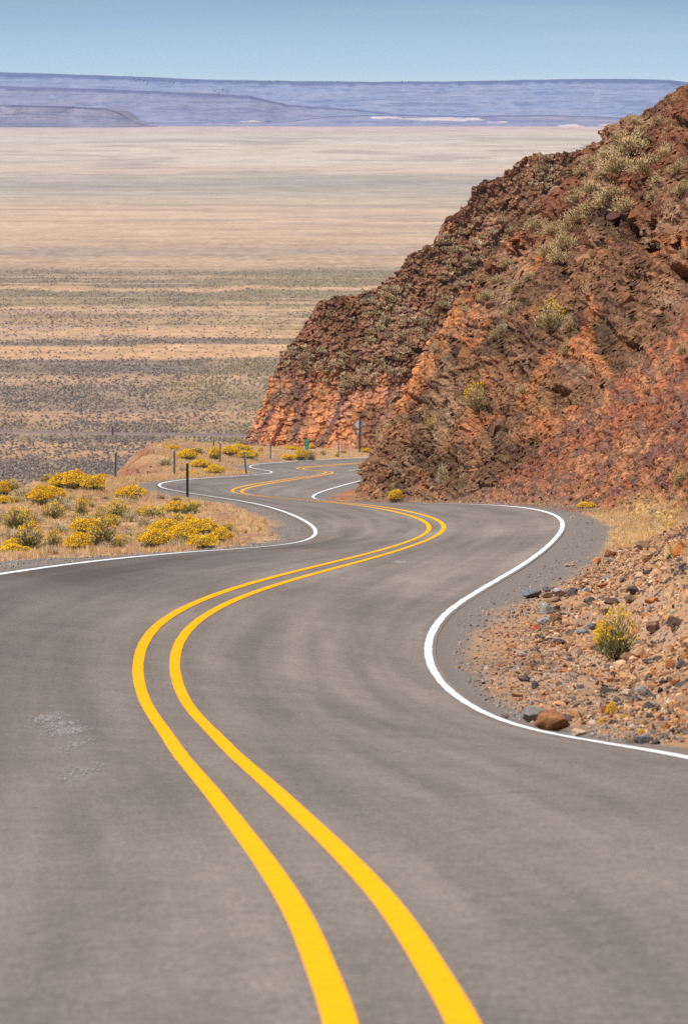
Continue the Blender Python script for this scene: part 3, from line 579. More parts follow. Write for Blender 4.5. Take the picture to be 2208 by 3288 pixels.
# loose rubble over the bank, thinning out on the gravel
vi = lambda jj: cols[jj]
def wb(ii, jj):
    z = zz[ii]; v = cols[jj]; o = O[ii, jj]
    w = sm(.8, 1.4, v) * (z > 50) * (z < 134) * (o < 6.5) * (.35 + .65 * sm(-.4, .3, fbm(o * 1.2, z / 2.5, z * 0, 3, 77))) 
    return np.maximum(w, .05 * (o > .3) * (z < 134) * (z > 50) * (o < 6)) 
p_, ii, jj = pick(330000, H_P, wb)
n_ = len(p_); s0 = .012 + .062 * rng.random(n_) ** 3.6 + .10 * (rng.random(n_) < .02) * rng.random(n_); s0 *= .6 + .4 * sm(1.0, 1.8, cols[jj])
sc3 = s0[:, None] * rng.uniform(.45, 1.4, (n_, 3)); sc3[:, 2] *= .5
drk_ = sm(.05, .4, fbm(p_[:, 0] * .9, p_[:, 1] / 3, p_[:, 2], 3, 79)); cc_ = pal[rng.choice(10, n_, p=pw / pw.sum())] * rng.uniform(.8, 1.15, (n_, 1))
cc_ = mixc(cc_, C(104, 92, 82), drk_ * (rng.random(n_) < .55)); 
rb = link('rubble', merge('rubble', chipP, p_ + [0, 0, .008], sc3, rotm(n_, rng), cc_, M_chip)); tag(rb, 'loose tan, orange and dark stones covering the cut bank beside the near bend', 'rubble', kind='stuff')
# scree on the red slope
palT = np.array([C(194,128,96), C(178,112,92), C(210,156,118), C(128,98,84), C(104,86,80), C(200,134,110)]) * 1.1
def wt(ii, jj): return talus[ii, jj] * face[ii, jj] * .95 + .05 * face[ii, jj] * (zz[ii] > 150)
p_, ii, jj = pick(75000, H_P, wt); n_ = len(p_); s0 = .04 + .12 * rng.random(n_) ** 3
cc_ = cr[ii, jj] * rng.uniform(.65, 1.3, (n_, 1)); cc_ = mixc(cc_, C(120, 84, 66), (rng.random(n_) < .12) * .8)
st_ = link('scree', merge('scree', chipP, p_, s0[:, None] * rng.uniform(.5, 1.3, (n_, 3)), rotm(n_, rng), cc_, M_chip)); tag(st_, 'loose reddish scree covering the slope of the road cut', 'scree', kind='stuff')
# blocks broken off the dark outcrops, lying all over the upper hillside
def wk(ii, jj): return rock[ii, jj] * (.3 + .7 * (H[ii, jj] > 8)) * (zz[ii] < 262)
p_, ii, jj = pick(190000, H_P, wk); n_ = len(p_); s0 = .045 + .155 * rng.random(n_) ** 2.5 + .30 * (rng.random(n_) < .022) * rng.random(n_)
palD = np.array([C(132,106,88), C(112,94,86), C(156,122,94), C(136,92,70), C(178,146,116)])
cc_ = cr[ii, jj] * rng.uniform(.6, 1.3, (n_, 1)); fl_ = rng.random((n_, 1)) < .6; sc3 = s0[:, None] * rng.uniform(.6, 1.3, (n_, 3)); sc3 = np.where(fl_, sc3 * [1.5, 1.5, .42], sc3)
az_ = rng.uniform(0, 6.28, n_); tl_ = -.35 + rng.normal(0, .2, n_); tl2 = rng.normal(0, .2, n_)
Rz = np.stack([np.stack([np.cos(az_), -np.sin(az_), az_ * 0], -1), np.stack([np.sin(az_), np.cos(az_), az_ * 0], -1), np.stack([az_ * 0, az_ * 0, az_ * 0 + 1], -1)], 1)
Ry = np.stack([np.stack([np.cos(tl_), tl_ * 0, np.sin(tl_)], -1), np.stack([tl_ * 0, tl_ * 0 + 1, tl_ * 0], -1), np.stack([-np.sin(tl_), tl_ * 0, np.cos(tl_)], -1)], 1)
Rr = np.where(fl_[:, :, None], np.einsum('nij,njk->nik', Ry, Rz), rotm(n_, rng))
st_ = link('broken_rock', merge('broken_rock', chipP, p_, sc3, Rr, cc_, M_chip)); tag(st_, 'broken dark brown blocks strewn over the upper rock slope', 'broken rock', kind='stuff')
def wf(ii, jj): return (vv[jj] > .02) & (vv[jj] < 1.01) & (rng.random(len(ii)) < 1 - .93 * low[ii, jj])
p_, ii, jj = pick(30000, FH_P, wf); n_ = len(p_); s0 = .05 + .20 * rng.random(n_) ** 4
palF = np.array([C(150,108,86), C(124,88,72), C(178,130,100), C(134,108,94)])
cc_ = cf[ii, jj] * rng.uniform(.65, 1.3, (n_, 1))
st_ = link('hill_stones', merge('hill_stones', chipP, p_, s0[:, None] * rng.uniform(.5, 1.3, (n_, 3)), rotm(n_, rng), cc_, M_chip)); tag(st_, 'brown stones and blocks strewn over the distant hill', 'stones', kind='stuff')

# boulders one can pick out: (x, y of the base, width, height, colour, label)
BO = [
 (1710,2322,78,60,(158,152,146),'large rounded grey boulder beside the white edge line'),
 (1774,2346,98,64,(172,118,80),'large rusty brown boulder touching the white edge line'),
 (1858,2366,42,24,(226,200,180),'small cream white stone just right of the brown boulder'),
 (1818,2312,46,28,(118,106,108),'flat purplish stone behind the brown boulder'),
 (1852,2304,46,28,(186,160,132),'tan block behind the flat purplish stone'),
 (1700,1922,66,30,(128,128,132),'long grey slab at the upper left edge of the rubble'),
 (1757,1902,28,20,(146,148,152),'small pale grey block right of the long grey slab'),
 (1795,1916,40,26,(170,172,178),'pale blue grey stone third in the row of grey rocks'),
 (1760,1920,32,18,(160,134,108),'tan stone in front of the small pale grey block'),
 (1784,1936,30,18,(136,106,82),'brown stone under the pale blue grey stone'),
 (1838,1914,34,26,(120,112,110),'dark block fourth in the row of grey rocks'),
 (1880,1910,42,24,(158,156,158),'light grey rock at the right end of the grey row'),
 (1757,1976,44,40,(176,174,168),'angular pale grey rock standing above the tilted white slab'),
 (1749,2008,52,30,(184,180,174),'tilted whitish slab leaning below the angular pale grey rock'),
 (1784,2008,40,40,(150,116,86),'brown block with a dark overhang beside the whitish slab'),
 (1962,1944,38,24,(108,94,100),'dark purple stone above the yellow bush on the bank'),
 (1684,2186,40,20,(96,92,96),'dark flat stone near the dry twiggy bush'),
 (1716,2212,26,28,(112,106,106),'upright charcoal stone below the dry twiggy bush'),
 (1657,2248,34,20,(96,94,96),'charcoal stone with a tan stone sitting on it'),
 (1659,2236,32,18,(206,160,112),'tan stone sitting on a charcoal stone near the shoulder'),
 (2034,2256,44,22,(102,104,110),'dark blue grey slab on the lower bank'),
 (2062,2388,62,28,(116,114,116),'long dark grey stone by the road at lower right'),
 (2108,2392,34,16,(92,86,88),'small charcoal stone right of the long dark grey stone'),
 (2024,2388,30,20,(176,148,120),'tan stone left of the long dark grey stone'),
 (2147,1790,54,36,(190,150,108),'tan block on top of the rock pile at the right edge'),
 (2186,1788,44,44,(206,134,76),'orange block at the right end of the rock pile'),
 (2070,1802,38,32,(196,156,116),'tan stone at the left end of the rock pile'),
 (1956,1790,42,34,(206,164,122),'pale tan boulder in the dry grass'),
 (2026,1912,36,30,(106,92,92),'dark brown block below the rock pile'),
 (2022,1938,34,26,(150,122,94),'brown stone tucked under the dark brown block'),
 (2092,1944,42,28,(206,140,82),'orange stone on the upper bank'),
 (2156,2020,44,44,(124,100,86),'large brown rock bedded in the yellow soil of the bank'),
 (2094,2030,46,40,(140,108,86),'brown rock right of the yellow bush'),
 (2190,2146,40,34,(98,90,92),'dark rock at the right edge halfway down the bank'),
 (1914,1812,26,22,(216,148,100),'orange stone at the gravel edge below the grass'),
 (1827,1820,30,12,(186,152,126),'flat tan stone lying alone on the gravel'),
 (2010,2128,44,30,(156,112,84),'reddish brown rock right below the yellow bush'),
 (2082,2132,34,18,(108,88,86),'small dark red stone on the open bank'),
 (1794,2066,46,14,(86,80,84),'long black sliver of rock in the dark rubble'),
 (1618,2306,28,14,(176,136,116),'small pink brown stone on the shoulder'),
 (1932,1890,38,18,(180,112,76),'rust coloured slab at the upper edge of the rubble'),
 (2060,1768,44,30,(156,120,92),'brown block behind the left end of the rock pile'),
 (1746,1960,32,14,(196,150,112),'thin tan flake above the tilted white slab'),
 (1720,2030,30,24,(190,112,80),'rusty stone left of the whitish slab'),
 (1870,2040,40,22,(146,146,146),'grey stone in the middle of the rubble'),
 (1900,2024,30,22,(132,130,130),'second grey stone right of the middle of the rubble'),
 (1925,2100,30,20,(118,104,100),'dark stone at the foot of the yellow bush'),
]
for k, (x, y, w, h, c, lb) in enumerate(BO):
    p = spot(x, y, 'h', 5)
    if p is None: continue
    s = p[1] / F; W, Hg_ = w * s / 2, h * s / 2
    V, Fc = rockshape(4, 15, 900 + k, .07); V = V / np.abs(V).max(0); V = V * [W * 1.2, W * random.uniform(.75, 1.0), Hg_ * 1.2]; V[:, 2] += Hg_ * .95
    cc = C(*c) * np.ones((len(V), 1)); nz = fbm(V[:, 0] / W + k, V[:, 1] / W, V[:, 2] / W, 4, 33)[:, None]; cc = cc * (1 + .35 * nz)
    cc = mixc(cc, C(190, 128, 82), sm(.15, .4, fbm(V[:, 0] / W * 1.5, V[:, 1] / W + k, V[:, 2] / W, 3, 35)) * .4)
    o = link('boulder' if w > 60 else 'rock', mesh_np('rock', V, Fc, M_bould, cc), loc=p, rot=(0, 0, 0)); tag(o, lb, 'boulder' if w > 60 else 'rock', 'rocks on the near cut bank')
# slab over the caves in the dark outcrop
p = spot(2000, 700, 'h')
V, Fc = rockshape(4, 12, 1501, .05); V = V / np.abs(V).max(0) * [.62, .8, .28]
o = link('rock_slab', mesh_np('rock_slab', V, Fc, M_bould, C(98, 66, 56) * np.ones((len(V), 1))), loc=(p[0] - .1, p[1] - .3, p[2] + .15), rot=(0, -.22, 0)); tag(o, 'dark brown slab overhanging a black hollow high on the near rock face', 'rock')

# ------------------------------------------------------------------ bushes
M_leaf = mat_col('shrub_leaves', var=.2, vs_=12); M_flow = mat_col('yellow_blossom', var=.2, vs_=12, rough=.8)
def blades(n, r0, r1, wd, colA, colB, seed, up=.15, flat=.75, lump=.28, ht=.62, tilt=.35, ls=1.):
    """many narrow leaf blades through a dome of radius 0.5; returns verts, tris, colours"""
    r = np.random.default_rng(seed)
    th = r.uniform(0, 2 * math.pi, n); cz = r.uniform(up, 1, n); sz_ = np.sqrt(1 - cz ** 2)
    D = np.stack([np.cos(th) * sz_, np.sin(th) * sz_, cz], -1)
    R = .5 * (1 + lump * fbm(D[:, 0] * 2.6 + seed, D[:, 1] * 2.6, D[:, 2] * 2.6, 3, seed)) / 1.0
    a = r.uniform(r0, r1, n); ln_ = r.uniform(.08, .17, n) * ls
    A = D * (R * a)[:, None] * [1, 1, ht / .5]; dr = D + r.normal(0, tilt, (n, 3)) + [0, 0, .45]; dr /= np.linalg.norm(dr, axis=1)[:, None]
    B = A + dr * ln_[:, None]; sd_ = np.cross(dr, r.normal(size=(n, 3))); sd_ /= np.linalg.norm(sd_, axis=1)[:, None]; sd_ *= wd * r.uniform(.6, 1.4, (n, 1))
    V = np.stack([A - sd_, A + sd_, B], 1).reshape(-1, 3); V[:, 2] = np.maximum(V[:, 2], 0)
    tt = r.random((n, 1)); cc = colA * (1 - tt) + colB * tt; cc = cc * r.uniform(.75, 1.2, (n, 1)); return V, np.arange(3 * n).reshape(-1, 3), np.repeat(cc, 3, 0)
def flowers(n, colA, colB, seed, lump=.28, ht=.62, low_=.35, part=1.):
    r = np.random.default_rng(seed + 1); th = r.uniform(0, 2 * math.pi, n); cz = r.uniform(low_, 1, n); sz_ = np.sqrt(1 - cz ** 2)
    D = np.stack([np.cos(th) * sz_, np.sin(th) * sz_, cz], -1)
    keep = fbm(D[:, 0] * 5, D[:, 1] * 5, D[:, 2] * 5 + seed, 2, seed + 3) > (-1 + 1.6 * (1 - part)); D = D[keep]; n = len(D)
    R = .5 * (1 + lump * fbm(D[:, 0] * 2.6 + seed, D[:, 1] * 2.6, D[:, 2] * 2.6, 3, seed))
    A = D * (R * r.uniform(.95, 1.1, n))[:, None] * [1, 1, ht / .5]; A[:, 2] += .08
    e1 = r.normal(size=(n, 3)); e1 /= np.linalg.norm(e1, axis=1)[:, None]; e2 = np.cross(e1, r.normal(size=(n, 3))); e2 /= np.linalg.norm(e2, axis=1)[:, None]
    s = r.uniform(.008, .022, (n, 1)); V = np.stack([A - e1 * s, A + e2 * s, A + e1 * s, A - e2 * s], 1).reshape(-1, 3); i = np.arange(n)[:, None] * 4
    Fc = np.concatenate([i + [0, 1, 2], i + [0, 2, 3]]); tt = r.random((n, 1)); cc = (colA * (1 - tt) + colB * tt) * r.uniform(.8, 1.15, (n, 1)); return V, Fc, np.repeat(cc, 4, 0)
def cat_(parts):
    V, Fc, cc = [], [], []; b = 0
    for v, f, c in parts: V.append(v); Fc.append(f + b); cc.append(c); b += len(v)
    return np.concatenate(V), np.concatenate(Fc), np.concatenate(cc)
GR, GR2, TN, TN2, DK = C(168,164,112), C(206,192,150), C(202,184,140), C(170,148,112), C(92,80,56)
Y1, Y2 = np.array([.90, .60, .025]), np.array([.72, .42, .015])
PROT = {}
for k in range(4):
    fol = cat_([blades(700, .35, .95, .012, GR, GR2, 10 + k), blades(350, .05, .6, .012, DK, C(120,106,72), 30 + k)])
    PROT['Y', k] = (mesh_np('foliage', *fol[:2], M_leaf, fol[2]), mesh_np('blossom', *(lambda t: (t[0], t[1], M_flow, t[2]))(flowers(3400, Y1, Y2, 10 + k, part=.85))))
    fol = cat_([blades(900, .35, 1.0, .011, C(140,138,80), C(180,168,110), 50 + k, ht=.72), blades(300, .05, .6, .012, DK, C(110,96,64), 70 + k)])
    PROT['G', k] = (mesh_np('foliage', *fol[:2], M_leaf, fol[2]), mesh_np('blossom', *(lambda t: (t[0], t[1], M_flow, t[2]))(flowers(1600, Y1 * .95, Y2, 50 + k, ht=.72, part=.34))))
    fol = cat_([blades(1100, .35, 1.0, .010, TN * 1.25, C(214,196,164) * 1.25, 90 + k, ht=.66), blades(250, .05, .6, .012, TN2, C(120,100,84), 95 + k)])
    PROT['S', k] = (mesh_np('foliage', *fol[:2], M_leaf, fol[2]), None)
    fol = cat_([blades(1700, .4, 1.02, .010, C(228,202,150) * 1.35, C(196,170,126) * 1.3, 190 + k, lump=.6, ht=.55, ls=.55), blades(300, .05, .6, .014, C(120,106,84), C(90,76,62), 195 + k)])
    PROT['H', k] = (mesh_np('foliage', *fol[:2], M_leaf, fol[2]), None)
    fol = blades(200, .0, 1.0, .05, C(214,192,150) * 1.25, C(180,156,122) * 1.2, 290 + k, lump=.5, ht=.5)
    PROT['F', k] = (mesh_np('foliage', *fol[:2], M_leaf, fol[2]), None)
fol = blades(1000, .0, 1.0, .004, C(206,168,124), C(150,110,90), 400, ht=.6, tilt=1.2); PROT['T', 0] = (mesh_np('twigs', *fol[:2], M_leaf, fol[2]), None)
fol = blades(900, .0, 1.0, .004, C(150,108,96), C(104,72,70), 401, ht=.7, tilt=1.0); PROT['T', 1] = (mesh_np('twigs', *fol[:2], M_leaf, fol[2]), None)
PROT['T', 2] = PROT['T', 0]; PROT['T', 3] = PROT['T', 1]
for k in range(4):
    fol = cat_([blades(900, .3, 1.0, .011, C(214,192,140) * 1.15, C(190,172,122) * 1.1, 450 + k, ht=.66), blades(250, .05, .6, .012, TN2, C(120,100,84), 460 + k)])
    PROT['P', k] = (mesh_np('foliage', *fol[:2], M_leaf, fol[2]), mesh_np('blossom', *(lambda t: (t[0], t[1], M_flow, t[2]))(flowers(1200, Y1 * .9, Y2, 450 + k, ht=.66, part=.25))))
NAMES = {'P': ('rabbitbrush', 'bush'), 'Y': ('rabbitbrush', 'bush'), 'G': ('rabbitbrush', 'bush'), 'S': ('sagebrush', 'bush'), 'H': ('sagebrush', 'bush'), 'F': ('sagebrush', 'bush'), 'T': ('dry_bush', 'dry bush')}
def bush(kind, x, y, w, h, label, group, keys='gh', k=None, p=None, sink=.04):
    if p is None: p = spot(x, y, keys)
    if p is None: return
    k = random.randrange(4) if k is None else k
    s = p[1] / F; W, Hh_ = w * s * 1.2, h * s * 1.08 / .68
    nm, ct = NAMES[kind]; fo, fl = PROT[kind, k]; sc = (W, min(W, 1.6), Hh_); rz = random.uniform(0, 6.28)
    if fl is None: o = link(nm, fo, loc=(p[0], p[1], p[2] - sink), rot=(0, 0, rz), scale=sc)
    else:
        o = link(nm, None, loc=(p[0], p[1], p[2] - sink), rot=(0, 0, rz), scale=sc); o.empty_display_size = .2
        link('foliage', fo, o); link('blossom', fl, o)
    return tag(o, label, ct, group)
q = .6378
def LB(v): return 1300 + v * q
VB = 'rabbitbrush on the grassy verge left of the road'
VL = [ # x, y base, w, h (crop units), kind, label
 (20,462,70,74,'Y','tall yellow flowering bush cut by the left edge of the photo at the crest'),
 (310,428,120,76,'Y','yellow bush forming the left end of the big mound on the crest'),
 (385,432,140,88,'Y','broad golden bush in the middle of the big mound on the crest'),
 (470,440,120,78,'Y','dark gold bush at the right end of the big mound on the crest'),
 (515,366,72,22,'Y','low flat yellow bush beside the tall post on the crest'),
 (232,388,60,40,'G','pale green bush left of the big mound on the crest'),
 (200,506,110,86,'Y','orange gold bush below the left end of the big mound'),
 (265,492,130,76,'Y','orange gold bush below the middle of the big mound'),
 (120,470,110,56,'S','pale grey green bush left of the orange gold bushes'),
 (30,500,70,42,'Y','low yellow bush near the left edge in the second row'),
 (62,440,64,50,'G','tan and yellow bush beside the one cut by the left edge'),
 (312,518,120,56,'S','whitish grey bush in front of the orange gold bushes'),
 (268,572,130,66,'G','green bush topped with a strip of yellow'),
 (408,560,60,76,'G','upright green bush standing alone in the middle of the verge'),
 (90,618,150,90,'G','grey green bush with yellow tops and a dark base near the left edge'),
 (55,690,120,70,'S','tan grey bush under the grey green one at the left edge'),
 (150,742,150,128,'G','large olive green bush near the gravel shoulder at left'),
 (268,714,84,78,'G','olive bush right of the large olive green bush'),
 (60,752,180,52,'Y','low yellow bush at the lower left corner of the verge'),
 (60,720,100,50,'Y','yellow bush behind the low one at the lower left corner'),
 (250,748,110,46,'S','pale straw coloured bush at the edge of the gravel'),
 (400,738,130,92,'Y','orange yellow bush at the edge of the gravel shoulder'),
 (430,655,150,76,'Y','yellow bush rising behind the orange yellow one'),
 (528,716,140,136,'G','tall olive and straw bush in the middle of the front row'),
 (400,600,110,50,'S','pale pink grey bush in the middle of the verge'),
 (300,650,110,60,'S','straw bush over pink soil in the middle left of the verge'),
 (600,728,60,60,'G','small green bush on bare pink ground'),
 (660,474,140,60,'Y','golden bush alone in the grass left of the short dark post'),
 (606,470,60,46,'G','grey green bush at the left of the golden one in the grass'),
 (588,572,110,74,'G','yellow green bush at the centre of the verge'),
 (565,610,90,50,'G','bright green bush under the yellow green one'),
 (655,592,96,64,'S','silver green bush right of the yellow green one'),
 (768,572,120,54,'G','low silver and yellow bush in the middle right of the grass'),
 (710,560,70,40,'G','small yellow topped bush left of the low silver one'),
 (888,540,98,58,'Y','round golden bush alone in the pale grass'),
 (888,482,54,24,'G','tiny green bush above the round golden one'),
 (775,728,150,90,'Y','bright yellow bush at the left end of the great cluster by the road'),
 (830,660,150,76,'Y','yellow bush at the top left of the great cluster by the road'),
 (900,722,140,70,'G','silver and yellow bush in the front of the great cluster'),
 (1005,655,160,76,'Y','yellow bush at the top right of the great cluster'),
 (925,690,150,80,'Y','golden bush in the heart of the great cluster'),
 (1020,722,150,70,'Y','low yellow bush at the front right of the great cluster'),
 (1108,696,106,76,'Y','dark based yellow bush at the right end of the great cluster'),
 (1150,634,64,38,'G','small yellow green bush right above the great cluster'),
 (965,604,64,46,'Y','small orange bush just behind the great cluster'),
 (895,604,96,50,'G','grey green bush just behind the great cluster'),
 (840,725,110,60,'Y','yellow bush at the front left of the great cluster'),
 (490,610,80,44,'S','faint straw bush left of the yellow green one'),
 (180,600,80,60,'S','grey twiggy bush with bare dark stems near the left edge'),
 (20,600,80,70,'S','grey bush at the left edge halfway down the verge'),
]
for x, y, w, h, kd, lb in VL: bush(kd, x * q, LB(y), w * q * .95, h * q, lb, VB, 'g')
for k_ in range(85):
    xx, yy = random.uniform(0, 640), random.uniform(1560, 1765)
    if xx > 330 and yy < 1600: continue
    p = spot(xx, yy, 'g')
    if p is None or p[0] > XWL(p[1]) - 1.8 or p[1] < 119: continue
    kd = random.choice('SSPPPG'); w_ = random.uniform(.35, .95) * 90 * 200 / p[1] * .5
    bush(kd, xx, yy, w_ * 1.2, w_ * random.uniform(.5, .9), 'small straw and grey tufted shrub filling in between the yellow bushes on the left verge' if kd in 'S' else 'small straw shrub with a few yellow flowers between the bushes on the left verge', 'low shrubs on the left verge', 'g', p=p)
ML = [(940,278,100,48,'Y','yellow bush on the left shoulder of the far mound'),(868,228,60,26,'Y','dull gold bush at the top left of the far mound'),(1012,318,90,42,'Y','yellow bush low on the far mound'),
 (990,244,64,26,'G','grey green bush on top of the far mound'),(1084,348,90,44,'Y','yellow bush at the near foot of the far mound'),(1080,276,56,56,'Y','dark gold bush beside the slim post on the far mound'),
 (1150,254,80,42,'Y','yellow bush right of the slim post on the far mound'),(1200,228,70,28,'Y','low yellow bush under the red cliff, left one'),(1242,232,60,26,'Y','low yellow bush under the red cliff, right one'),
 (1245,272,100,40,'Y','yellow bush by the tilted post'),(1180,248,60,30,'Y','small gold bush among the far mound bushes'),(840,304,80,40,'S','straw bush on the left slope of the far mound'),
 (960,352,74,20,'Y','flat yellow bush at the edge of the far white line'),(1310,236,26,20,'Y','tiny yellow bush left of the slim post by the cliff'),(1450,277,66,25,'Y','low yellow bush left of the green marker bush'),
 (920,336,44,34,'S','grey bush at the front of the far mound'),(1480,224,44,16,'Y','small gold bush under the orange cliff'),(660,320,50,26,'S','straw bush on the red slope below the far mound')]
for x, y, w, h, kd, lb in ML: bush(kd, x * q, LB(y), w * q, h * q, lb, 'bushes on the far verge', 'g')
for x, y, w, h, kd, lb in [(966,1479,38,36,'Y','big dark based yellow bush below the green marker'),(999,1480,30,30,'G','green and yellow bush right below the green marker'),(1002,1441,22,13,'Y','small gold bush behind the green marker'),
 (1173,1454,28,14,'Y','round yellow bush right of the diamond sign'),(1038,1462,18,15,'G','faint green tuft right of the green marker'),(1081,1466,12,13,'Y','small yellow tuft at the thin white post'),(1101,1455,24,11,'G','pale green tuft right of the thin white post'),
 (930,1443,26,12,'Y','low gold bush in front of the orange cliff')]:
    bush(kd, x, y, w, h, lb, 'bushes on the far verge', 'g')
# near cliff and bank
for x, y, w, h, kd, lb in [
 (1985,2116,118,134,'G','tall green bush topped with yellow flowers on the near bank'),(1935,2098,60,90,'Y','yellow flowered clump leaning on the left of the tall green bush'),
 (1708,2148,62,72,'T','tangled pale dry bush in the rubble'),(1766,2142,56,70,'T','tangled purple brown dry bush beside the pale one'),
 (1964,2296,36,44,'Y','sparse yellow weed near the road at lower right'),(2003,2318,38,28,'G','low green yellow weed right of the sparse one'),(1935,2322,22,22,'Y','tiny yellow weed left of the sparse one'),
 (2058,2354,30,22,'Y','small orange weed above the long dark grey stone'),(1643,2174,26,18,'G','tiny green weed on the shoulder rubble'),
 (1770,1062,90,90,'P','yellow flowered bush clinging to the dark rock face'),(1588,1092,34,44,'P','small yellow bush on the cliff above the orange streak'),(1610,1068,36,34,'S','pale bush right above the small cliff bush'),
 (1530,1318,88,78,'P','wide yellow green bush in the middle of the cliff'),(1388,1374,44,34,'P','small yellow bush at the left edge of the cliff'),(1270,1612,44,38,'Y','yellow bush at the foot of the dark spur'),
 (1432,1552,60,60,'S','tan dry shrub above the foot of the cliff'),(1516,1378,20,30,'S','thin tan tuft under the wide cliff bush'),(1680,1260,44,34,'S','grey tan tuft in the middle of the cliff'),
 (1260,1508,24,30,'S','straw tuft on the left rim of the dark spur'),(1190,1504,18,22,'S','tan tuft at the very edge of the dark spur'),
 (2192,1560,60,70,'P','grey bush with yellow tops at the right edge above the grass'),(1882,1632,56,20,'Y','flat yellow bush at the foot of the red slope'),(2160,1688,30,16,'Y','small yellow bush where red slope meets dry grass'),
 (2100,1650,46,24,'S','rusty tuft on the toe of the red slope'),(1720,1624,30,14,'S','pale tuft at the roadside under the red slope'),(1835,1310,40,26,'S','tan tuft beside the boundary of red and dark rock')]:
    bush(kd, x, y, w, h, lb, None, 'h')
SG = [(2030,500,150,90),(1985,560,120,80),(2075,560,110,80),(2140,520,90,70),(2190,500,70,60),(1930,590,90,60),(1965,640,90,50),(1900,640,80,50),(2130,600,80,60),(2180,560,70,60),(2195,620,70,60),(2100,640,60,40),
 (1760,690,110,70),(1820,680,120,80),(1860,720,90,60),(1900,690,90,60),(1950,670,100,60),(2020,680,100,60),(1780,760,90,60),(1835,750,90,70),(1730,740,80,50),(1815,810,80,80),(1790,850,70,60),(1760,820,60,50),(1860,650,80,50),
 (1830,1060,50,60),(1815,1140,50,60),(1640,1010,50,50),(1560,960,60,40),(1900,620,70,50),(2200,830,40,40),(2190,1140,40,50),(1490,1010,40,36),(1660,940,60,44),(1700,900,50,40),(1620,860,60,40),(1590,910,50,36),(2110,400,50,40),(2070,440,60,44),(2160,440,60,44),
 (1980,450,50,36),(2010,420,50,36),(2040,400,44,30),(1870,560,60,40),(1900,530,56,36),(1950,510,60,40)]
for x, y, w, h in SG: bush('H', x, y, w, h, 'pale tan sagebrush clump high on the near rocky hillside', 'sagebrush on the near hillside', 'h')
# far hill: small sage, 300 of them as things
def wfs(ii, jj): return ((vv[jj] > .05) & (vv[jj] < .99) & (xi_[ii] < 1960)) * (1 - .97 * low[ii, jj]) * (.06 + .94 * sm(-.05, .25, fbm(Xf[ii, jj] / 4, Hf[ii, jj] / 3, Xf[ii, jj] * 0, 3, 190)))
p_, ii, jj = pick(2300, FH_P, wfs); sz0 = rng.uniform(.45, 1.25, len(p_)); order = np.argsort(-sz0)
for i in order[:190]:
    p = p_[i]; o = link('sagebrush', PROT['F', int(i) % 4][0], loc=(p[0], p[1] - .1, p[2] - .05), rot=(0, 0, random.uniform(0, 6)), scale=(sz0[i], sz0[i], sz0[i] * 1.0))
    tag(o, 'small grey tan sagebrush dotting the distant brown hill', 'bush', 'sagebrush on the distant hill')
rest = order[190:]; Vb, Fb, Cb = blades(46, .3, 1.0, .08, np.ones(3), np.ones(3), 299, lump=.5, ht=.5)
cs_ = 1.4 * np.array([C(216,200,160), C(186,170,134), C(200,182,148)])[rng.integers(0, 3, len(rest))] * rng.uniform(.8, 1.2, (len(rest), 1))
st_ = link('hill_brush', merge('hill_brush', [(Vb, Fb)], p_[rest] - [0, .1, .03], np.repeat(sz0[rest][:, None] * .9, 3, 1), None, cs_, M_leaf, .25)); tag(st_, 'small grey tufts of brush covering the distant brown hill', 'brush', kind='stuff')

def wsc(ii, jj): return face[ii, jj] * (zz[ii] > 150) * (zz[ii] < 258) * (.06 + .9 * sm(7.5, 10, H[ii, jj]) * sm(-.25, .25, fbm(X[ii, jj] / 2, Zr[ii, jj] / 8, Hh[ii, jj] / 2, 3, 191)) + .25 * rock[ii, jj] * sm(.1, .35, fbm(X[ii, jj] / 2, Zr[ii, jj] / 8, Hh[ii, jj] / 2, 3, 192)))
p_, ii, jj = pick(15000, H_P, wsc); n_ = len(p_); Vb, Fb, Cb = blades(110, .0, 1.0, .022, np.ones(3), np.ones(3), 298, lump=.5, ht=.55, ls=.9); sz1 = rng.uniform(.18, .55, n_)
cs_ = 1.2 * np.array([C(214,190,146), C(188,162,122), C(200,176,134), C(170,146,104)])[rng.integers(0, 4, n_)] * rng.uniform(.75, 1.2, (n_, 1))
st_ = link('hillside_scrub', merge('hillside_scrub', [(Vb, Fb), (Vb * [-1, 1, .8], Fb), (Vb[:, [1, 0, 2]], Fb)], p_ - [0, 0, .03], np.repeat(sz1[:, None], 3, 1), None, cs_, M_leaf, .2)); tag(st_, 'small dry tufts scattered among the rocks of the near hillside', 'scrub', kind='stuff')

# ------------------------------------------------------------------ dry grass
tr = np.random.default_rng(55)
def tuft(n, hgt_, w_, sp):
    V, Fc = [], []
    for i in range(n):
        a = tr.uniform(0, 6.28); l = tr.uniform(.1, sp); b0 = np.array([math.cos(a) * l * .4, math.sin(a) * l * .4, 0]); tp = np.array([math.cos(a) * l, math.sin(a) * l, hgt_ * tr.uniform(.6, 1)])
        s = np.array([-math.sin(a), math.cos(a), 0]) * w_; s = s if tr.random() < .5 else np.array([w_, 0, 0]); V += [b0 - s, b0 + s, tp]; Fc.append((3*i, 3*i+1, 3*i+2))
    return np.array(V), np.array(Fc)
tufts = [tuft(10, 1., .05, .75) for _ in range(6)]
def wg(ii, jj):
    z = zr[ii]; L_ = Lg[ii, jj]; w = sm(.95, 1.8, L_ + .3 * vn(Xg[ii, jj], z / 3, z * 0, 61)) * (L_ < cl[ii, 0] + 2) * sm(115.5, 118.5, z + 1.5 * vn(Xg[ii, jj], z / 3, z * 0, 15)) * (z < 570); w = w * (1 - .8 * sm(.1, .4, fbm(Xg[ii, jj] / 1.4, z / 6, z * 0, 4, 22)))
    return w
p_, ii, jj = pick(75000, G_P, wg)
n1 = len(p_)
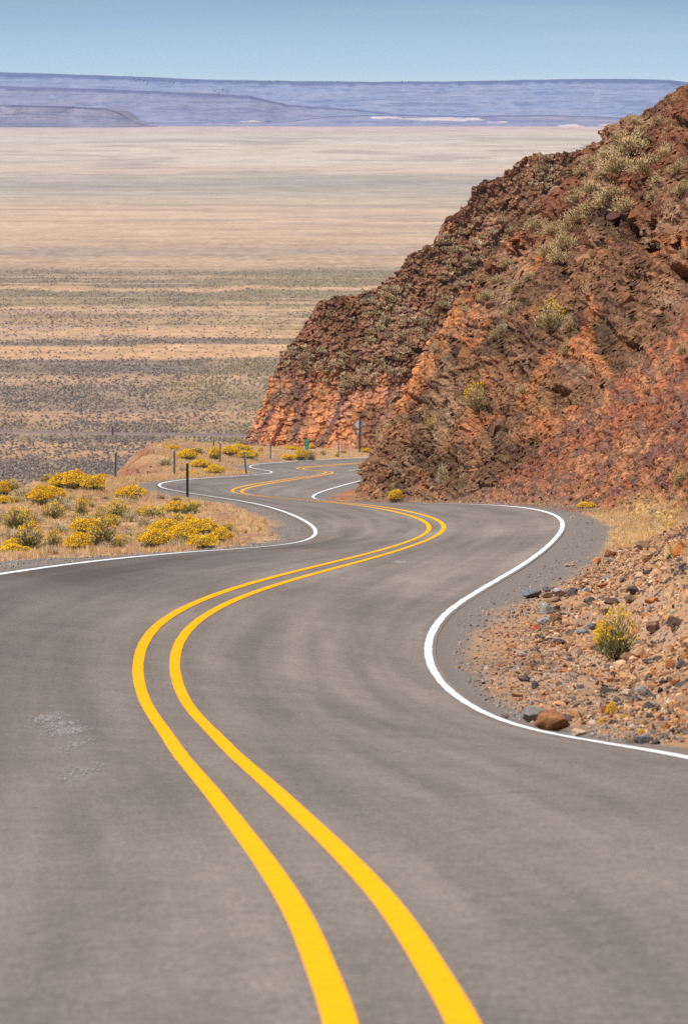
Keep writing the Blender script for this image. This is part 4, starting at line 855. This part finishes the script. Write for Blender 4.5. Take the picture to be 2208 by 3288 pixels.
def wg2(ii, jj):
    z = zz[ii]; v = cols[jj]; return sm(.8, 1.2, v) * (1 - sm(2.1, 2.6, v)) * sm(126, 133, z) * (1 - sm(158, 176, z)) * .95
p2, ii2, jj2 = pick(90000, H_P, wg2)
def wg3(ii, jj):
    z = zz[ii]; v = cols[jj]; return sm(1.0, 1.4, v) * (1 - sm(1.9, 2.3, v)) * (z > 170) * (z < 235) * .5
p3, _, _ = pick(20000, H_P, wg3)
pp = np.concatenate([p_, p2, p3]); n_ = len(pp); hg = rng.uniform(.07, .22, n_); hg[n1:] *= .8; sc3 = np.stack([hg * .55, hg * .55, hg], -1)
gcol = 1.15 * np.array([C(234,196,140), C(226,182,124), C(238,208,160), C(214,166,120), C(228,196,166)])[rng.choice(5, n_, p=[.34, .22, .22, .12, .10])] * rng.uniform(.85, 1.12, (n_, 1))
M_grass = mat_col('dry_grass_blades', var=.15, vs_=3)
gobj = link('dry_grass', merge('dry_grass', tufts, pp, sc3, None, gcol, M_grass, .1)); tag(gobj, 'short straw coloured dry grass on both verges', 'grass', kind='stuff')
def wbs(ii, jj): z = zr[ii]; L_ = Lg[ii, jj]; return (L_ > cl[ii, 0] + .2) * (L_ < cl[ii, 0] + 9) * (z > 300) * (z < 470) * .9
p_, ii, jj = pick(60000, G_P, wbs); n_ = len(p_); s0 = .04 + .16 * rng.random(n_) ** 3; cc_ = cg[ii, jj] * rng.uniform(.6, 1.2, (n_, 1))
bs = link('slope_stones', merge('slope_stones', chipP, p_, s0[:, None] * rng.uniform(.5, 1.3, (n_, 3)), rotm(n_, rng), cc_, M_chip)); tag(bs, 'reddish stones on the bare slope falling away left of the far mound', 'stones', kind='stuff')
# gravel on the shoulders
def wgr(ii, jj): z = zr[ii]; L_ = Lg[ii, jj]; return (L_ > .16) * ((L_ < 1.4) | (z < 118)) * (z > 85) * (z < 340) * .8
p_, _, _ = pick(90000, G_P, wgr)
def wgr2(ii, jj): z = zz[ii]; o = O[ii, jj]; return (o > .3) * (o < 1.7) * (z > 50) * (z < 235) * .5
p2, _, _ = pick(170000, H_P, wgr2); pp = np.concatenate([p_, p2]); n_ = len(pp); s0 = .010 + .028 * rng.random(n_) ** 3
gc = 1.15 * np.array([C(150,138,128), C(124,114,108), C(174,158,144), C(204,174,144)])[rng.choice(4, n_, p=[.5, .28, .17, .05])] * rng.uniform(.8, 1.2, (n_, 1))
go = link('gravel', merge('gravel', [IC[1]], pp, s0[:, None] * rng.uniform(.6, 1.3, (n_, 3)), None, gc, M_chip)); tag(go, 'fine grey gravel on the road shoulders', 'gravel', kind='stuff')

# ------------------------------------------------------------------ valley brush and road
nb = 420000; yb_ = rng.uniform(860, 1640, nb); Yb = zy(yb_) ; Xb = rng.uniform(-1, 1, nb) * (Yb * .072 + 12)
dn, _c = band(Xb, Yb); dn = dn * (.35 + 1.0 * sm(-.45, .35, fbm(Xb / 11, Yb / 34, Xb * 0, 3, 222))); kp = rng.random(nb) < dn * .52 * np.clip((yb_ - 600) / 700, .35, 1)
def vroad(Xw): 
    # centre line of the valley highway, distance at a given x
    t_ = (Xw / 1500.0); return 1640 - 2.6e-1 * (Xw + 100) * 1.0
kp &= np.abs(Yb - vroad(Xb)) > 8
Xb, Yb, yb_ = Xb[kp], Yb[kp], yb_[kp]; n_ = len(Xb); sz_b = rng.uniform(.3, .68, n_) * np.clip(1.0, .7, 1.5)
ov = sm(.05, .35, fbm(Xb / 120, Yb / 500, Xb * 0, 3, 206)); pv_ = np.array([C(124,110,98), C(142,124,112), C(112,98,90), C(160,144,126)])[rng.integers(0, 4, n_)] * rng.uniform(.8, 1.15, (n_, 1))
pv_ = mixc(pv_, C(170,146,92), ov * (rng.random(n_) < .6) * .5)
oct_ = [rockshape(1, 4, 700 + i) for i in range(3)]
OV = np.array([(1,0,0),(-.2,.95,0),(-.9,-.3,0),(0,-1,.1),(.3,.2,.9),(-.3,-.2,.75)], float); OF = np.array([(0,1,4),(1,2,5),(1,5,4),(2,3,5),(3,4,5),(3,0,4)])
st_ = link('valley_brush', merge('valley_brush', [(OV, OF), (OV * [1, -1, 1], OF[:, ::-1]), (OV[:, [1, 0, 2]], OF[:, ::-1])], np.stack([Xb, Yb, Xb * 0 - .05], -1), np.stack([sz_b, sz_b, sz_b * .95], -1), None, pv_, M_leaf, .12)); tag(st_, 'dark sagebrush spotting the floor of the wide valley', 'brush', kind='stuff')
xs = np.linspace(-400, 400, 81); yc = vroad(xs); M_vr = mat_col('valley_asphalt', var=.1, vs_=.4)
V = np.stack([np.stack([xs, yc + s * w_, xs * 0 + h_], -1) for s, w_, h_ in ((-1, 6.5, 0), (-1, 3.4, .35), (1, 3.4, .35), (1, 6.5, 0))], 1)
cvr = np.zeros(V.shape); cvr[:, [0, 3]] = C(170, 140, 118); cvr[:, [1, 2]] = C(140, 122, 114)
vr = link('valley_road', mesh_np('valley_road', V.reshape(-1, 3), grid_faces(81, 4)[:, ::-1], M_vr, cvr.reshape(-1, 3))); tag(vr, kind='structure')

# ------------------------------------------------------------------ posts and signs
def boxm(name, sx, sy, sz, mat, parent=None, loc=(0, 0, 0), rot=(0, 0, 0), bev=.004, z0=True):
    bm = bmesh.new(); bmesh.ops.create_cube(bm, size=1); bmesh.ops.scale(bm, vec=(sx, sy, sz), verts=bm.verts)
    if z0: bmesh.ops.translate(bm, vec=(0, 0, sz / 2), verts=bm.verts)
    if bev: bmesh.ops.bevel(bm, geom=bm.edges[:], offset=bev, segments=2, affect='EDGES')
    me = bpy.data.meshes.new(name); bm.to_mesh(me); bm.free(); me.materials.append(mat); return link(name, me, parent, loc, rot)
M_gal = mat_plain('galvanised_steel', C(150, 158, 152), .6, .4, .2); M_dark = mat_plain('weathered_wood', C(84, 76, 58), .9); M_green = mat_plain('green_sheet', (.0, .30, .13), .5, .4, var=.04)
M_alu = mat_plain('sign_back', C(240, 246, 252), .5, .4, .1, var=.04); M_brown = mat_plain('brown_post', C(112, 72, 50), .85); M_refl = mat_plain('reflector', C(226, 226, 220), .4); M_pale = mat_plain('pale_post', C(196, 190, 182), .7)
def upost(x, y, ytop, label, mat=None, Z=None, tilt=0., w=.10, refl=True, keys='g'):
    p = spot(x, y, keys); s = p[1] / F; h = (y - ytop) * s + .15
    o = link('delineator_post', None, loc=(p[0], p[1], p[2] - .15), rot=(0, tilt, random.uniform(-.3, .3))); o.empty_display_size = .2
    bm = bmesh.new(); t_ = .008; prof = [(-w/2, -.02), (-w/2 + .012, -.02), (-.018, .02), (.018, .02), (w/2 - .012, -.02), (w/2, -.02), (w/2, -.012), (.024, .032), (-.024, .032), (-w/2, -.012)]
    a = [bm.verts.new((u_, v_, 0)) for u_, v_ in prof]; b_ = [bm.verts.new((u_, v_, h)) for u_, v_ in prof]
    for i in range(len(prof)): bm.faces.new((a[i], a[(i+1) % len(prof)], b_[(i+1) % len(prof)], b_[i]))
    bm.faces.new(b_); bm.faces.new(a[::-1]); bmesh.ops.recalc_face_normals(bm, faces=bm.faces[:])
    me = bpy.data.meshes.new('post'); bm.to_mesh(me); bm.free(); me.materials.append(mat or M_gal); link('post', me, o)
    if refl: boxm('reflector_plate', w * .8, .006, .11, M_refl, o, (0, .041, h - .16), bev=.002)
    return tag(o, label, 'post', 'delineator posts along the road')
upost(604, 1597, 1489, 'short dark brown post in the grass at the edge line of the near left bend', M_dark, w=.10)
upost(370, 1537, 1450, 'grey green post on the grassy crest beside the low yellow bush', tilt=.035, w=.12)
upost(560, 1522, 1447, 'grey post at the foot of the far bushy mound', w=.11)
upost(792, 1520, 1448, 'grey post tilting left at the far white edge line', tilt=-.09, w=.12)
upost(708, 1485, 1421, 'slim grey post standing before the dark gold bush on the mound', w=.10)
upost(868, 1472, 1421, 'slim grey post between the tilted post and the green marker', w=.11)
upost(686, 1437, 1411, 'tiny post at the back of the mound', w=.10)
upost(797, 1436, 1415, 'tiny pale post at the left foot of the orange cliff', M_pale, w=.12)
upost(1087, 1468, 1414, 'thin whitish post midway between green marker and diamond sign', M_pale, w=.11)
upost(1180, 1444, 1424, 'short pale post right of the diamond sign under the cliff', M_pale, w=.12)
p = spot(1154, 1453, 'g'); s = p[1] / F; sg = link('road_sign', None, loc=(p[0], p[1], p[2] - .2), rot=(0, 0, .06)); tag(sg, 'back of a diamond road sign on a brown post with a small plate under it', 'road sign')
hp = (1453 - 1346) * s + .2; boxm('post', .14, .14, hp, M_brown, sg, bev=.01, rot=(0, .004, 0))
boxm('brace_post', .07, .07, hp * .62, M_pale, sg, (-.17, .03, 0))
zd = (1453 - 1363.5) * s + .2; boxm('diamond_plate', .84 * .82, .006, .84 * .82, M_alu, sg, (0, .08, zd), (0, math.radians(45), 0), bev=0, z0=False)
boxm('small_plate', 15.5 * s, .006, 16 * s, M_alu, sg, (0, .08, (1453 - 1390) * s + .2), bev=0, z0=False)
for dz in (.25, -.25): boxm('bolt', .03, .03, .03, M_alu, sg, (0, -.082, zd + dz), bev=.006, z0=False)
p = spot(984, 1478, 'g'); s = p[1] / F; mk = link('mile_marker', None, loc=(p[0], p[1], p[2] - .2)); tag(mk, 'narrow green mile marker with white figures standing behind a yellow bush', 'mile marker')
ht_ = (1478 - 1409.5) * s + .2; boxm('post', .06, .04, ht_ - .05, M_gal, mk); bw, bh = 13.5 * s, 33 * s
boxm('marker_plate', bw, .006, bh, M_green, mk, (0, -.03, ht_ - bh), bev=0)
def text(tx, size, z):
    cu = bpy.data.curves.new('figure', 'FONT'); cu.body = tx; cu.size = size; cu.align_x = 'CENTER'; cu.align_y = 'CENTER'; cu.extrude = .001; tmp = bpy.data.objects.new('figure', cu); col.objects.link(tmp)
    bpy.context.view_layer.update(); me = bpy.data.meshes.new_from_object(tmp.evaluated_get(bpy.context.evaluated_depsgraph_get())); bpy.data.objects.remove(tmp)
    me.materials.clear(); me.materials.append(M_refl); return link('figure', me, mk, (0, -.0365, z), (math.radians(90), 0, 0))
text('MILE', .12, ht_ - .12); text('1', .30, ht_ - .38); text('5', .30, ht_ - .68)
# valley road marker
pv0 = (380 - CX) * 1 / F
zv = 1665.; o = link('marker_post', None, loc=((380 - CX) * zv / F, vroad((380 - CX) * zv / F) - 7, 0)); boxm('post', .5, .3, 2.4, M_brown, o); tag(o, 'tiny brown post beside the road on the valley floor', 'post')

# junipers on the mesa
M_jun = mat_col('juniper', var=.2, vs_=.5)
for k, (x, y) in enumerate([(430,251),(448,254),(462,258),(437,258),(475,262),(492,268),(632,256),(705,289),(728,286),(742,291),(716,296),(865,258),(890,259),(1085,260),(1290,260),(1310,261),(545,262),(575,264)]):
    Z = 15100. if y < 262 else 14900.; cnt = 60; r = np.random.default_rng(k); a = r.normal(size=(cnt, 3)); a /= np.linalg.norm(a, axis=1)[:, None]; a *= r.uniform(.4, 1, (cnt, 1)) ** .5 * [1.7, 1.7, 1.5]
    V, Fc = IC[1]; VV = (a[:, None] + V[None] * .5).reshape(-1, 3) + [0, 0, 2.6]; FF = (Fc[None] + (np.arange(cnt) * len(V))[:, None, None]).reshape(-1, 3)
    zt = CAM - (y - YH) * Z / F
    o = link('juniper_tree', None, loc=((x - CX) * Z / F, Z - 500 if y > 262 else Z, zt - 3)); link('crown', mesh_np('crown', VV, FF, M_jun, np.tile(C(60, 88, 120), (len(VV), 1))), o); boxm('trunk', .5, .5, 2, M_brown, o, bev=0)
    tag(o, 'tiny dark juniper tree on the distant mesa', 'tree', 'junipers on the mesa')

# ------------------------------------------------------------------ haze
bm = bmesh.new(); bmesh.ops.create_cube(bm, size=1); bmesh.ops.scale(bm, vec=(19000, 21000, 170), verts=bm.verts); bmesh.ops.translate(bm, vec=(0, 9800, 78), verts=bm.verts)
me = bpy.data.meshes.new('haze'); bm.to_mesh(me); bm.free(); hm = bpy.data.materials.new('haze'); hm.use_nodes = True; t = hm.node_tree; t.nodes.clear()
ov_ = t.nodes.new('ShaderNodeOutputMaterial'); pvn = t.nodes.new('ShaderNodeVolumePrincipled'); pvn.inputs['Density'].default_value = 2.0e-5; pvn.inputs['Color'].default_value = (.70, .80, 1, 1); pvn.inputs['Anisotropy'].default_value = .1
t.links.new(pvn.outputs[0], ov_.inputs['Volume']); me.materials.append(hm); hz = link('haze', me); tag(hz, 'thin bluish haze over the valley', 'haze', kind='stuff')
print('objects', len(bpy.data.objects))
